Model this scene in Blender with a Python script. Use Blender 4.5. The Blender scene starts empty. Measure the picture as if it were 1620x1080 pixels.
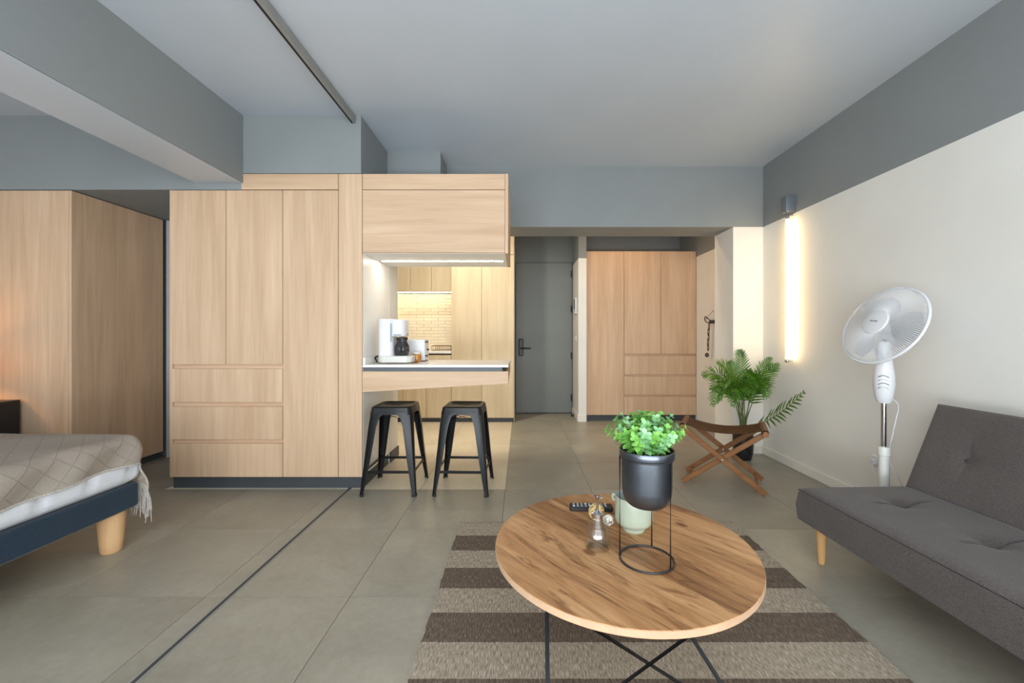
import bpy, bmesh, math, random
from mathutils import Vector, Matrix

random.seed(7)
S = bpy.context.scene
C = S.collection
PI = math.pi

# ------------------------------------------------------------------ camera
cam_d = bpy.data.cameras.new('camera')
cam_d.sensor_fit = 'HORIZONTAL'
cam_d.sensor_width = 36.0
cam_d.lens = 656.0 / 1620.0 * 36.0
cam_d.shift_x = -14.0 / 1620.0
cam_d.shift_y = -10.0 / 1620.0
cam_d.clip_start = 0.02
cam = bpy.data.objects.new('camera', cam_d)
C.objects.link(cam)
cam.location = (0, 0, 1.085)
cam.rotation_euler = (PI / 2, 0, 0)
S.camera = cam

# ------------------------------------------------------------------ world
w = bpy.data.worlds.new('daylight')
S.world = w
w.use_nodes = True
bg = w.node_tree.nodes['Background']
bg.inputs[0].default_value = (0.75, 0.85, 1.0, 1)
bg.inputs[1].default_value = 1.0

# ------------------------------------------------------------------ exposure
S.view_settings.view_transform = 'Standard'
S.view_settings.look = 'None'
S.view_settings.exposure = -0.1
S.view_settings.gamma = 1.0
S.view_settings.use_curve_mapping = False
S.cycles.use_denoising = True
S.cycles.max_bounces = 10
S.cycles.diffuse_bounces = 6
S.cycles.transparent_max_bounces = 16
S.cycles.sample_clamp_indirect = 6.0
S.cycles.caustics_reflective = False
S.cycles.caustics_refractive = False


# daylight through the window wall behind the camera
def area_light(name, loc, rot, sx, sy, power, col, spread=PI):
    d = bpy.data.lights.new(name, 'AREA')
    d.shape = 'RECTANGLE'
    d.size, d.size_y = sx, sy
    d.energy = power
    d.color = col
    d.spread = spread
    o = bpy.data.objects.new(name, d)
    C.objects.link(o)
    o.location = loc
    o.rotation_euler = rot
    return o


area_light('window_daylight', (0.0, -1.22, 1.38), (PI / 2, 0, 0), 3.6, 2.2, 140, (0.88, 0.95, 1.0))
# added uplight, tilted to brighten the ceiling nearer the window; no real source
area_light('added_ceiling_uplight', (-0.3, -1.20, 0.45), (PI / 2 + math.radians(38), 0, 0), 4.2, 0.4, 75, (0.86, 0.94, 1.0))
area_light('bedroom_window_daylight', (-3.7, -1.22, 1.38), (PI / 2, 0, 0), 2.2, 2.2, 30, (0.86, 0.94, 1.0))

CEIL = 2.63


# ------------------------------------------------------------------ material helpers
def new_mat(name):
    m = bpy.data.materials.new(name)
    m.use_nodes = True
    nt = m.node_tree
    return m, nt, nt.nodes['Principled BSDF']


def N(nt, t, **kw):
    n = nt.nodes.new(t)
    for k, v in kw.items():
        setattr(n, k, v)
    return n


def ramp(nt, stops):
    r = N(nt, 'ShaderNodeValToRGB')
    e = r.color_ramp.elements
    while len(e) < len(stops):
        e.new(0.5)
    for i, (p, c) in enumerate(stops):
        e[i].position = p
        e[i].color = (c[0], c[1], c[2], 1)
    return r


def coords(nt, scale=(1, 1, 1), rot=(0, 0, 0), rnd=0.0):
    tc = N(nt, 'ShaderNodeTexCoord')
    mp = N(nt, 'ShaderNodeMapping')
    mp.inputs['Scale'].default_value = scale
    mp.inputs['Rotation'].default_value = rot
    nt.links.new(tc.outputs['Object'], mp.inputs['Vector'])
    if rnd:
        oi = N(nt, 'ShaderNodeObjectInfo')
        mu = N(nt, 'ShaderNodeMath', operation='MULTIPLY')
        mu.inputs[1].default_value = rnd
        nt.links.new(oi.outputs['Random'], mu.inputs[0])
        nt.links.new(mu.outputs[0], mp.inputs['Location'])
    return mp.outputs['Vector']


def noise(nt, vec, scale, detail=4, rough=0.55, dist=0.0):
    n = N(nt, 'ShaderNodeTexNoise')
    n.inputs['Scale'].default_value = scale
    n.inputs['Detail'].default_value = detail
    n.inputs['Roughness'].default_value = rough
    n.inputs['Distortion'].default_value = dist
    nt.links.new(vec, n.inputs['Vector'])
    return n.outputs['Fac']


def add_bump(nt, b, fac, strength, dist=0.01):
    bp = N(nt, 'ShaderNodeBump')
    bp.inputs['Strength'].default_value = strength
    bp.inputs['Distance'].default_value = dist
    nt.links.new(fac, bp.inputs['Height'])
    nt.links.new(bp.outputs['Normal'], b.inputs['Normal'])


def mix_col(nt, fac, a, b, mode='MIX'):
    m = N(nt, 'ShaderNodeMix', data_type='RGBA', blend_type=mode)
    for sock, v in ((m.inputs[0], fac), (m.inputs[6], a), (m.inputs[7], b)):
        if hasattr(v, 'is_linked'):
            nt.links.new(v, sock)
        elif isinstance(v, (int, float)):
            sock.default_value = v
        else:
            sock.default_value = (v[0], v[1], v[2], 1)
    return m.outputs[2]


def plain(name, col, rough=0.5, metal=0.0, var=0.06, scale=12, bump=0.0, spec=0.5, bscale=None, emit=None):
    """one colour with a faint mottling and optional fine relief"""
    m, nt, b = new_mat(name)
    v = coords(nt)
    f = noise(nt, v, scale)
    lo = [max(0, c * (1 - var)) for c in col]
    hi = [min(1, c * (1 + var)) for c in col]
    r = ramp(nt, [(0.3, lo), (0.7, hi)])
    nt.links.new(f, r.inputs[0])
    nt.links.new(r.outputs[0], b.inputs['Base Color'])
    b.inputs['Roughness'].default_value = rough
    b.inputs['Metallic'].default_value = metal
    b.inputs['Specular IOR Level'].default_value = spec
    if bump:
        f2 = noise(nt, v, bscale or scale * 8, 3)
        add_bump(nt, b, f2, bump, 0.004)
    if emit:
        b.inputs['Emission Color'].default_value = (emit[0], emit[1], emit[2], 1)
        b.inputs['Emission Strength'].default_value = emit[3]
    return m


def oak(name, axis, lo=(0.56, 0.37, 0.23), hi=(0.69, 0.487, 0.325)):
    """pale oak veneer, grain along the given axis, shifted from panel to panel"""
    m, nt, b = new_mat(name)
    sc = [17.0, 17.0, 17.0]
    sc['xyz'.index(axis)] = 0.9
    v = coords(nt, sc, rnd=37.0)
    f1 = noise(nt, v, 1.0, 6, 0.6, 0.6)
    sc2 = [150.0, 150.0, 150.0]
    sc2['xyz'.index(axis)] = 4.0
    v2 = coords(nt, sc2, rnd=21.0)
    f2 = noise(nt, v2, 1.0, 2, 0.5)
    sc3 = [5.0, 5.0, 5.0]
    sc3['xyz'.index(axis)] = 0.5
    v3 = coords(nt, sc3, rnd=11.0)
    f3 = noise(nt, v3, 1.0, 2, 0.5, 1.2)
    r = ramp(nt, [(0.30, lo), (0.5, [(a + c) / 2 for a, c in zip(lo, hi)]), (0.68, hi)])
    nt.links.new(f1, r.inputs[0])
    r2 = ramp(nt, [(0.30, (0.80, 0.76, 0.72)), (0.6, (1, 1, 1))])
    nt.links.new(f2, r2.inputs[0])
    r3 = ramp(nt, [(0.30, (0.90, 0.88, 0.86)), (0.65, (1, 1, 1))])
    nt.links.new(f3, r3.inputs[0])
    c = mix_col(nt, 0.30, r.outputs[0], r2.outputs[0], 'MULTIPLY')
    c = mix_col(nt, 0.8, c, r3.outputs[0], 'MULTIPLY')
    nt.links.new(c, b.inputs['Base Color'])
    b.inputs['Roughness'].default_value = 0.48
    b.inputs['Specular IOR Level'].default_value = 0.35
    add_bump(nt, b, f2, 0.04, 0.002)
    return m


def two_paint(name, low, high, zline, rough=0.6):
    """wall painted in two colours that meet at a level line"""
    m, nt, b = new_mat(name)
    g = N(nt, 'ShaderNodeNewGeometry')
    sx = N(nt, 'ShaderNodeSeparateXYZ')
    nt.links.new(g.outputs['Position'], sx.inputs[0])
    gt = N(nt, 'ShaderNodeMath', operation='GREATER_THAN')
    gt.inputs[1].default_value = zline
    nt.links.new(sx.outputs['Z'], gt.inputs[0])
    v = coords(nt)
    f = noise(nt, v, 2.5, 3)
    r = ramp(nt, [(0.3, (0.95, 0.95, 0.95)), (0.7, (1, 1, 1))])
    nt.links.new(f, r.inputs[0])
    c = mix_col(nt, gt.outputs[0], low, high)
    c = mix_col(nt, 1.0, c, r.outputs[0], 'MULTIPLY')
    nt.links.new(c, b.inputs['Base Color'])
    b.inputs['Roughness'].default_value = rough
    f2 = noise(nt, v, 180, 2)
    add_bump(nt, b, f2, 0.06, 0.002)
    return m


def stone_tile(name, a, b_, rough):
    m, nt, b = new_mat(name)
    v = coords(nt, rnd=53.0)
    f1 = noise(nt, v, 2.2, 6, 0.62, 0.4)
    f2 = noise(nt, v, 34, 5, 0.7)
    oi = N(nt, 'ShaderNodeObjectInfo')
    r = ramp(nt, [(0.30, a), (0.70, b_)])
    nt.links.new(f1, r.inputs[0])
    r2 = ramp(nt, [(0.32, (0.86, 0.86, 0.85)), (0.62, (1, 1, 1))])
    nt.links.new(f2, r2.inputs[0])
    r3 = ramp(nt, [(0.0, (0.94, 0.94, 0.94)), (1.0, (1, 1, 1))])
    nt.links.new(oi.outputs['Random'], r3.inputs[0])
    c = mix_col(nt, 0.8, r.outputs[0], r2.outputs[0], 'MULTIPLY')
    c = mix_col(nt, 1.0, c, r3.outputs[0], 'MULTIPLY')
    nt.links.new(c, b.inputs['Base Color'])
    rr = N(nt, 'ShaderNodeMapRange')
    rr.inputs['To Min'].default_value = rough - 0.05
    rr.inputs['To Max'].default_value = rough + 0.12
    nt.links.new(f2, rr.inputs['Value'])
    nt.links.new(rr.outputs[0], b.inputs['Roughness'])
    add_bump(nt, b, f2, 0.05, 0.002)
    return m


def fabric(name, a, b_, scale=420, rough=0.95, bump=0.25):
    m, nt, b = new_mat(name)
    v = coords(nt)
    f = noise(nt, v, scale, 2, 0.6)
    g = noise(nt, v, 9, 3)
    r = ramp(nt, [(0.34, a), (0.66, b_)])
    nt.links.new(f, r.inputs[0])
    r2 = ramp(nt, [(0.3, (0.90, 0.90, 0.90)), (0.7, (1, 1, 1))])
    nt.links.new(g, r2.inputs[0])
    c = mix_col(nt, 1.0, r.outputs[0], r2.outputs[0], 'MULTIPLY')
    nt.links.new(c, b.inputs['Base Color'])
    b.inputs['Roughness'].default_value = rough
    b.inputs['Specular IOR Level'].default_value = 0.2
    b.inputs['Sheen Weight'].default_value = 0.15
    add_bump(nt, b, f, bump, 0.002)
    return m


def thin_glass(name, tint=(0.975, 0.985, 0.98)):
    """clear glassware: light passes straight through, edges mirror the room"""
    m, nt, b = new_mat(name)
    nt.nodes.remove(b)
    tr_ = N(nt, 'ShaderNodeBsdfTransparent')
    tr_.inputs[0].default_value = (*tint, 1)
    gl = N(nt, 'ShaderNodeBsdfGlossy')
    gl.inputs['Roughness'].default_value = 0.03
    lw = N(nt, 'ShaderNodeLayerWeight')
    lw.inputs[0].default_value = 0.5
    pw = N(nt, 'ShaderNodeMath', operation='POWER')
    pw.inputs[1].default_value = 3.5
    nt.links.new(lw.outputs['Facing'], pw.inputs[0])
    fr = N(nt, 'ShaderNodeMath', operation='MULTIPLY_ADD')
    fr.inputs[1].default_value = 0.7
    fr.inputs[2].default_value = 0.05
    nt.links.new(pw.outputs[0], fr.inputs[0])
    mx = N(nt, 'ShaderNodeMixShader')
    nt.links.new(fr.outputs[0], mx.inputs[0])
    nt.links.new(tr_.outputs[0], mx.inputs[1])
    nt.links.new(gl.outputs[0], mx.inputs[2])
    nt.links.new(mx.outputs[0], nt.nodes['Material Output'].inputs[0])
    return m


def glass(name, col=(1, 1, 1), rough=0.0, ior=1.45):
    m, nt, b = new_mat(name)
    b.inputs['Base Color'].default_value = (*col, 1)
    b.inputs['Transmission Weight'].default_value = 1.0
    b.inputs['Roughness'].default_value = rough
    b.inputs['IOR'].default_value = ior
    return m


def glow(name, col, strength):
    m, nt, b = new_mat(name)
    b.inputs['Base Color'].default_value = (*col, 1)
    b.inputs['Emission Color'].default_value = (*col, 1)
    b.inputs['Emission Strength'].default_value = strength
    return m


WHITE = (0.79, 0.765, 0.71)
GREY = (0.235, 0.25, 0.25)
M = {}
M['oak_v'] = oak('oak_vertical_grain', 'z')
M['oak_h'] = oak('oak_horizontal_grain', 'x')
M['wall_two'] = two_paint('white_wall_with_grey_band', WHITE, GREY, 2.075)
M['grey'] = plain('grey_wall_paint', GREY, 0.6, var=0.03, scale=2.5, bump=0.05, bscale=180)
M['ceiling'] = plain('pale_grey_ceiling_paint', (0.50, 0.545, 0.60), 0.42, var=0.03, scale=1.6, bump=0.04, bscale=160)
M['white_wall'] = plain('white_wall_paint', WHITE, 0.6, var=0.03, scale=2.5, bump=0.05, bscale=180)
M['white_trim'] = plain('white_trim_paint', (0.78, 0.74, 0.66), 0.45, var=0.02)
M['tile'] = stone_tile('grey_stone_tile', (0.265, 0.24, 0.188), (0.36, 0.33, 0.262), 0.34)
M['tile_kitchen'] = stone_tile('beige_stone_tile', (0.62, 0.53, 0.39), (0.72, 0.63, 0.48), 0.38)
M['grout'] = plain('floor_grout', (0.23, 0.215, 0.18), 0.9)
M['toe'] = plain('dark_grey_plinth', (0.045, 0.05, 0.055), 0.5)
M['gap'] = plain('dark_cabinet_recess', (0.10, 0.065, 0.04), 0.8)
M['melamine'] = plain('white_melamine', (0.80, 0.79, 0.76), 0.35, var=0.02)
M['quartz'] = plain('white_quartz_worktop', (0.82, 0.81, 0.78), 0.22, var=0.03, scale=90)
M['shadow_strip'] = plain('dark_grey_metal_strip', (0.08, 0.09, 0.10), 0.45)
M['door_grey'] = plain('grey_door_paint', (0.16, 0.17, 0.16), 0.5, var=0.03, scale=3)
M['black'] = plain('black_plastic', (0.012, 0.012, 0.013), 0.42)
M['black_wood'] = plain('black_painted_wood', (0.010, 0.010, 0.011), 0.4)
M['black_metal'] = plain('black_powder_coated_steel', (0.0055, 0.006, 0.007), 0.27, metal=0.0, spec=0.28, scale=30)
M['rubber'] = plain('black_rubber', (0.01, 0.01, 0.01), 0.8)
M['rod'] = plain('black_steel_rod', (0.012, 0.013, 0.016), 0.35, spec=0.6)
M['planter'] = plain('brushed_gunmetal', (0.115, 0.127, 0.150), 0.28, metal=0.9, var=0.12, scale=18)
M['soil'] = plain('dark_soil', (0.05, 0.04, 0.025), 0.95, var=0.5, scale=90, bump=0.8)
M['chrome'] = plain('polished_chrome', (0.55, 0.55, 0.56), 0.14, metal=1.0, var=0.02)
M['steel'] = plain('brushed_aluminium', (0.50, 0.51, 0.52), 0.35, metal=0.9, var=0.04)
M['track'] = plain('grey_aluminium_track', (0.29, 0.29, 0.27), 0.5, metal=0.2)
M['track_slot'] = plain('dark_track_slot', (0.045, 0.043, 0.038), 0.7)
M['slot'] = plain('black_slot', (0.008, 0.008, 0.008), 0.8)
M['white_plastic'] = plain('white_plastic', (0.70, 0.70, 0.71), 0.32, var=0.02)
M['grey_plastic'] = plain('grey_plastic', (0.33, 0.34, 0.36), 0.4)
M['offwhite_plastic'] = plain('off_white_plastic', (0.62, 0.61, 0.56), 0.4, var=0.02)
M['mark'] = plain('grey_print', (0.22, 0.23, 0.26), 0.5)
M['sofa'] = fabric('charcoal_grey_fabric', (0.050, 0.042, 0.039), (0.135, 0.114, 0.104))
M['piping'] = fabric('dark_piping_fabric', (0.035, 0.033, 0.035), (0.06, 0.057, 0.058))
M['leg_wood'] = oak('honey_beech', 'z', (0.50, 0.27, 0.10), (0.62, 0.36, 0.15))
M['bed_leg'] = oak('pale_beech', 'z', (0.58, 0.34, 0.16), (0.70, 0.45, 0.24))
M['denim'] = fabric('navy_denim_upholstery', (0.008, 0.020, 0.038), (0.022, 0.045, 0.072), 300)
M['mattress'] = fabric('white_mattress_fabric', (0.74, 0.76, 0.82), (0.80, 0.82, 0.86), 160, bump=0.1)
M['hessian'] = fabric('straw_lining', (0.35, 0.25, 0.12), (0.5, 0.38, 0.2), 140)
M['teak'] = oak('teak_wood', 'x', (0.20, 0.078, 0.022), (0.29, 0.122, 0.038))
M['leather'] = plain('brown_leather', (0.155, 0.060, 0.020), 0.5, var=0.2, scale=14, bump=0.15)
M['celadon'] = plain('celadon_glaze', (0.36, 0.395, 0.30), 0.25, var=0.06, scale=14)
M['celadon_in'] = plain('grey_glaze_interior', (0.33, 0.35, 0.33), 0.4)
M['rattan'] = plain('yellow_rattan', (0.62, 0.46, 0.20), 0.7, var=0.25, scale=60)
M['rattan_white'] = plain('white_rattan', (0.72, 0.68, 0.60), 0.7, var=0.2, scale=60)
M['glass'] = glass('clear_glass', (0.97, 0.99, 0.985))
M['bottle'] = thin_glass('clear_bottle_glass')
M['amber'] = plain('amber_glass', (0.42, 0.17, 0.03), 0.15, var=0.3, scale=40)
M['dark_glass'] = plain('smoked_glass', (0.03, 0.03, 0.03), 0.08, spec=0.7)
M['screen'] = plain('dark_screen', (0.05, 0.05, 0.055), 0.2)
M['splash'] = plain('cream_wall_tile', (0.74, 0.66, 0.52), 0.3, var=0.05, scale=8)
M['trunk'] = plain('palm_stem', (0.10, 0.13, 0.035), 0.6, var=0.2, scale=30)


def leaf_mat(name, a, b_, rough=0.45, trans=0.25):
    m, nt, b = new_mat(name)
    v = coords(nt, rnd=9.0)
    f = noise(nt, v, 22, 3)
    r = ramp(nt, [(0.3, a), (0.72, b_)])
    nt.links.new(f, r.inputs[0])
    nt.links.new(r.outputs[0], b.inputs['Base Color'])
    b.inputs['Roughness'].default_value = rough
    tr = N(nt, 'ShaderNodeBsdfTranslucent')
    nt.links.new(r.outputs[0], tr.inputs[0])
    mx = N(nt, 'ShaderNodeMixShader')
    mx.inputs[0].default_value = trans
    nt.links.new(b.outputs[0], mx.inputs[1])
    nt.links.new(tr.outputs[0], mx.inputs[2])
    nt.links.new(mx.outputs[0], nt.nodes['Material Output'].inputs[0])
    return m


M['palm'] = leaf_mat('palm_leaf', (0.020, 0.080, 0.006), (0.125, 0.275, 0.020), 0.4, 0.14)
M['bush_a'] = leaf_mat('fresh_green_leaf', (0.11, 0.36, 0.05), (0.36, 0.68, 0.16))
M['bush_b'] = leaf_mat('pale_green_leaf', (0.20, 0.45, 0.20), (0.42, 0.70, 0.36))


def rug_mat():
    m, nt, b = new_mat('striped_flatweave')
    tc = N(nt, 'ShaderNodeTexCoord')
    sx = N(nt, 'ShaderNodeSeparateXYZ')
    nt.links.new(tc.outputs['Object'], sx.inputs[0])
    # stripes 0.155 m wide, counted from the far hem (local y = 0) towards the near hem (negative y)
    wob = noise(nt, coords(nt, (260, 6, 1)), 1.0, 2)
    ad = N(nt, 'ShaderNodeMath', operation='MULTIPLY_ADD')
    ad.inputs[1].default_value = 0.006
    nt.links.new(wob, ad.inputs[0])
    nt.links.new(sx.outputs['Y'], ad.inputs[2])
    dv = N(nt, 'ShaderNodeMath', operation='DIVIDE')
    dv.inputs[1].default_value = -0.31
    nt.links.new(ad.outputs[0], dv.inputs[0])
    fr = N(nt, 'ShaderNodeMath', operation='FRACT')
    nt.links.new(dv.outputs[0], fr.inputs[0])
    gt = N(nt, 'ShaderNodeMath', operation='GREATER_THAN')
    gt.inputs[1].default_value = 0.5
    nt.links.new(fr.outputs[0], gt.inputs[0])
    f = noise(nt, coords(nt, (280, 36, 1)), 1.0, 3, 0.7)
    lt = ramp(nt, [(0.32, (0.15, 0.12, 0.09)), (0.50, (0.31, 0.255, 0.19)), (0.70, (0.52, 0.45, 0.36))])
    dk = ramp(nt, [(0.32, (0.070, 0.050, 0.036)), (0.52, (0.128, 0.095, 0.070)), (0.72, (0.26, 0.21, 0.165))])
    nt.links.new(f, lt.inputs[0])
    nt.links.new(f, dk.inputs[0])
    c = mix_col(nt, gt.outputs[0], lt.outputs[0], dk.outputs[0])
    nt.links.new(c, b.inputs['Base Color'])
    b.inputs['Roughness'].default_value = 0.95
    b.inputs['Specular IOR Level'].default_value = 0.1
    add_bump(nt, b, f, 0.5, 0.003)
    return m


def table_mat():
    """acacia planks; the mesh is modelled with the grain along local x"""
    m, nt, b = new_mat('acacia_plank')
    v = coords(nt, (2.2, 15, 15), rnd=41.0)
    f1 = noise(nt, v, 1.0, 6, 0.62, 1.3)
    v2 = coords(nt, (7, 150, 150), rnd=17.0)
    f2 = noise(nt, v2, 1.0, 3, 0.6, 0.3)
    v3 = coords(nt, (1.7, 9.0, 9.0), rnd=29.0)
    f3 = noise(nt, v3, 1.0, 4, 0.6, 2.2)
    v4 = coords(nt, (10, 46, 46), rnd=13.0)
    f4 = noise(nt, v4, 1.0, 2, 0.5, 0.6)
    oi = N(nt, 'ShaderNodeObjectInfo')
    r = ramp(nt, [(0.28, (0.26, 0.118, 0.045)), (0.46, (0.45, 0.230, 0.098)), (0.66, (0.60, 0.345, 0.165)), (0.8, (0.69, 0.44, 0.24))])
    nt.links.new(f1, r.inputs[0])
    r2 = ramp(nt, [(0.3, (0.78, 0.74, 0.70)), (0.6, (1, 1, 1))])
    nt.links.new(f2, r2.inputs[0])
    r3 = ramp(nt, [(0.54, (1, 1, 1)), (0.62, (0.46, 0.39, 0.34)), (0.67, (0.80, 0.76, 0.72)), (0.72, (0.50, 0.42, 0.37))])
    nt.links.new(f3, r3.inputs[0])
    r4 = ramp(nt, [(0.64, (1, 1, 1)), (0.74, (0.45, 0.36, 0.30))])
    nt.links.new(f4, r4.inputs[0])
    rp = ramp(nt, [(0.0, (0.64, 0.57, 0.50)), (0.45, (0.98, 0.94, 0.88)), (1.0, (1.06, 1.06, 1.06))])
    nt.links.new(oi.outputs['Random'], rp.inputs[0])
    c = mix_col(nt, 0.8, r.outputs[0], r2.outputs[0], 'MULTIPLY')
    c = mix_col(nt, 0.85, c, r3.outputs[0], 'MULTIPLY')
    c = mix_col(nt, 0.8, c, r4.outputs[0], 'MULTIPLY')
    c = mix_col(nt, 1.0, c, rp.outputs[0], 'MULTIPLY')
    # knots: dark round spots where a coarse cell centre is very near
    vo = N(nt, 'ShaderNodeTexVoronoi')
    vo.inputs['Scale'].default_value = 1.0
    nt.links.new(coords(nt, (4.2, 7.0, 7.0), rnd=5.0), vo.inputs['Vector'])
    rk = ramp(nt, [(0.0, (0.22, 0.13, 0.09)), (0.07, (0.42, 0.30, 0.22)), (0.12, (1, 1, 1))])
    nt.links.new(vo.outputs['Distance'], rk.inputs[0])
    c = mix_col(nt, 0.85, c, rk.outputs[0], 'MULTIPLY')
    nt.links.new(c, b.inputs['Base Color'])
    b.inputs['Roughness'].default_value = 0.42
    add_bump(nt, b, f2, 0.06, 0.002)
    return m


def blanket_mat():
    m, nt, b = new_mat('beige_knit_throw')
    tc = N(nt, 'ShaderNodeTexCoord')
    sx = N(nt, 'ShaderNodeSeparateXYZ')
    nt.links.new(tc.outputs['UV'], sx.inputs[0])
    outs = []
    for sgn in (1, -1):
        a = N(nt, 'ShaderNodeMath', operation='MULTIPLY_ADD')
        a.inputs[1].default_value = sgn * 1.0
        nt.links.new(sx.outputs['Y'], a.inputs[0])
        nt.links.new(sx.outputs['X'], a.inputs[2])
        d = N(nt, 'ShaderNodeMath', operation='MULTIPLY')
        d.inputs[1].default_value = 1 / 0.10
        nt.links.new(a.outputs[0], d.inputs[0])
        fr = N(nt, 'ShaderNodeMath', operation='PINGPONG')
        fr.inputs[1].default_value = 0.5
        nt.links.new(d.outputs[0], fr.inputs[0])
        outs.append(fr.outputs[0])
    mn = N(nt, 'ShaderNodeMath', operation='MINIMUM')
    nt.links.new(outs[0], mn.inputs[0])
    nt.links.new(outs[1], mn.inputs[1])
    line = ramp(nt, [(0.0, (0, 0, 0)), (0.07, (1, 1, 1))])
    nt.links.new(mn.outputs[0], line.inputs[0])
    v = coords(nt)
    f = noise(nt, v, 330, 2)
    r = ramp(nt, [(0.3, (0.52, 0.455, 0.385)), (0.7, (0.68, 0.60, 0.52))])
    nt.links.new(f, r.inputs[0])
    c = mix_col(nt, line.outputs[0], (0.53, 0.465, 0.395), r.outputs[0])
    nt.links.new(c, b.inputs['Base Color'])
    b.inputs['Roughness'].default_value = 0.95
    b.inputs['Specular IOR Level'].default_value = 0.1
    ml = N(nt, 'ShaderNodeMath', operation='MULTIPLY_ADD')
    ml.inputs[1].default_value = 0.25
    nt.links.new(f, ml.inputs[0])
    nt.links.new(line.outputs[0], ml.inputs[2])
    add_bump(nt, b, ml.outputs[0], 0.35, 0.003)
    return m


M['rug'] = rug_mat()
M['acacia'] = table_mat()
M['throw'] = blanket_mat()
M['fringe'] = fabric('cream_fringe_yarn', (0.40, 0.36, 0.32), (0.60, 0.56, 0.50), 200)


# ------------------------------------------------------------------ mesh helpers
def box(bm, x0, x1, y0, y1, z0, z1, bev=0.0, seg=1):
    vs = [bm.verts.new((x, y, z)) for x in (x0, x1) for y in (y0, y1) for z in (z0, z1)]
    idx = [(0, 1, 3, 2), (4, 6, 7, 5), (0, 4, 5, 1), (2, 3, 7, 6), (0, 2, 6, 4), (1, 5, 7, 3)]
    fs = [bm.faces.new([vs[i] for i in f]) for f in idx]
    if bev:
        es = list({e for f in fs for e in f.edges})
        bmesh.ops.bevel(bm, geom=es, offset=bev, segments=seg, affect='EDGES', profile=0.5)


def frame_of(d):
    d = d.normalized()
    up = Vector((0, 0, 1)) if abs(d.z) < 0.95 else Vector((1, 0, 0))
    a = d.cross(up).normalized()
    return a, a.cross(d).normalized()


def tube(bm, pts, r, seg=8, closed=False):
    pts = [Vector(p) for p in pts]
    n = len(pts)
    rs = r if isinstance(r, (list, tuple)) else [r] * n
    rings = []
    prev = None
    for i, p in enumerate(pts):
        if closed:
            d = pts[(i + 1) % n] - pts[i - 1]
        else:
            d = pts[min(i + 1, n - 1)] - pts[max(i - 1, 0)]
        d.normalize()
        if prev is None:
            a, b = frame_of(d)
        else:
            a = prev - d * prev.dot(d)
            a = a.normalized() if a.length > 1e-6 else frame_of(d)[0]
            b = d.cross(a).normalized()
        prev = a
        rings.append([bm.verts.new(p + (a * math.cos(2 * PI * k / seg) + b * math.sin(2 * PI * k / seg)) * rs[i]) for k in range(seg)])
    for i in range(n if closed else n - 1):
        A, B = rings[i], rings[(i + 1) % n]
        for k in range(seg):
            bm.faces.new((A[k], A[(k + 1) % seg], B[(k + 1) % seg], B[k]))
    if not closed:
        bm.faces.new(rings[0][::-1])
        bm.faces.new(rings[-1])


def lathe(bm, prof, seg=32, at=(0, 0, 0), closed=False):
    at = Vector(at)
    rings = []
    for r, z in prof:
        if r < 1e-6:
            rings.append([bm.verts.new(at + Vector((0, 0, z)))])
        else:
            rings.append([bm.verts.new(at + Vector((r * math.cos(2 * PI * k / seg), r * math.sin(2 * PI * k / seg), z))) for k in range(seg)])
    pairs = list(zip(rings, rings[1:]))
    if closed:
        pairs.append((rings[-1], rings[0]))
    for A, B in pairs:
        if len(A) == 1 and len(B) == 1:
            continue
        for k in range(seg):
            k2 = (k + 1) % seg
            if len(A) == 1:
                bm.faces.new((A[0], B[k2], B[k]))
            elif len(B) == 1:
                bm.faces.new((A[k], A[k2], B[0]))
            else:
                bm.faces.new((A[k], A[k2], B[k2], B[k]))


def prism(bm, poly, z0, z1):
    lo = [bm.verts.new((x, y, z0)) for x, y in poly]
    hi = [bm.verts.new((x, y, z1)) for x, y in poly]
    n = len(poly)
    bm.faces.new(lo[::-1])
    bm.faces.new(hi)
    for i in range(n):
        bm.faces.new((lo[i], lo[(i + 1) % n], hi[(i + 1) % n], hi[i]))


def loft(bm, loops, cap=True):
    rings = [[bm.verts.new(p) for p in L] for L in loops]
    n = len(rings[0])
    for A, B in zip(rings, rings[1:]):
        for k in range(n):
            bm.faces.new((A[k], A[(k + 1) % n], B[(k + 1) % n], B[k]))
    if cap:
        bm.faces.new(rings[0][::-1])
        bm.faces.new(rings[-1])


def obj(name, bm, mat, parent=None, smooth=None, mats=None, mtx=None):
    bmesh.ops.recalc_face_normals(bm, faces=bm.faces[:])
    me = bpy.data.meshes.new(name)
    bm.to_mesh(me)
    bm.free()
    for x in ([mat] + (mats or [])):
        me.materials.append(M[x] if isinstance(x, str) else x)
    if smooth is not None:
        me.shade_smooth()
        me.set_sharp_from_angle(angle=math.radians(smooth))
    o = bpy.data.objects.new(name, me)
    C.objects.link(o)
    if parent is not None:
        o.parent = parent
    if mtx is not None:
        o.matrix_local = mtx
    return o


def B(name, ext, mat, parent=None, bev=0.0):
    """a bevelled board given by its extents (x0,x1,y0,y1,z0,z1)"""
    bm = bmesh.new()
    box(bm, *ext, bev=bev)
    return obj(name, bm, mat, parent)


def tag(o, label, cat, group=None):
    o['label'] = label
    o['category'] = cat
    if group:
        o['group'] = group
    return o


def thing(name, label, cat, loc=(0, 0, 0), rotz=0.0, group=None):
    o = bpy.data.objects.new(name, None)
    o.empty_display_size = 0.1
    C.objects.link(o)
    o.location = loc
    o.rotation_euler = (0, 0, rotz)
    return tag(o, label, cat, group)


def struct(o, label=None, cat=None):
    o['kind'] = 'structure'
    if label:
        o['label'] = label
        o['category'] = cat
    return o


def bez(p0, p1, p2, n):
    p0, p1, p2 = Vector(p0), Vector(p1), Vector(p2)
    return [p0 * (1 - t) ** 2 + p1 * 2 * t * (1 - t) + p2 * t * t for t in (i / (n - 1) for i in range(n))]


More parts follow.
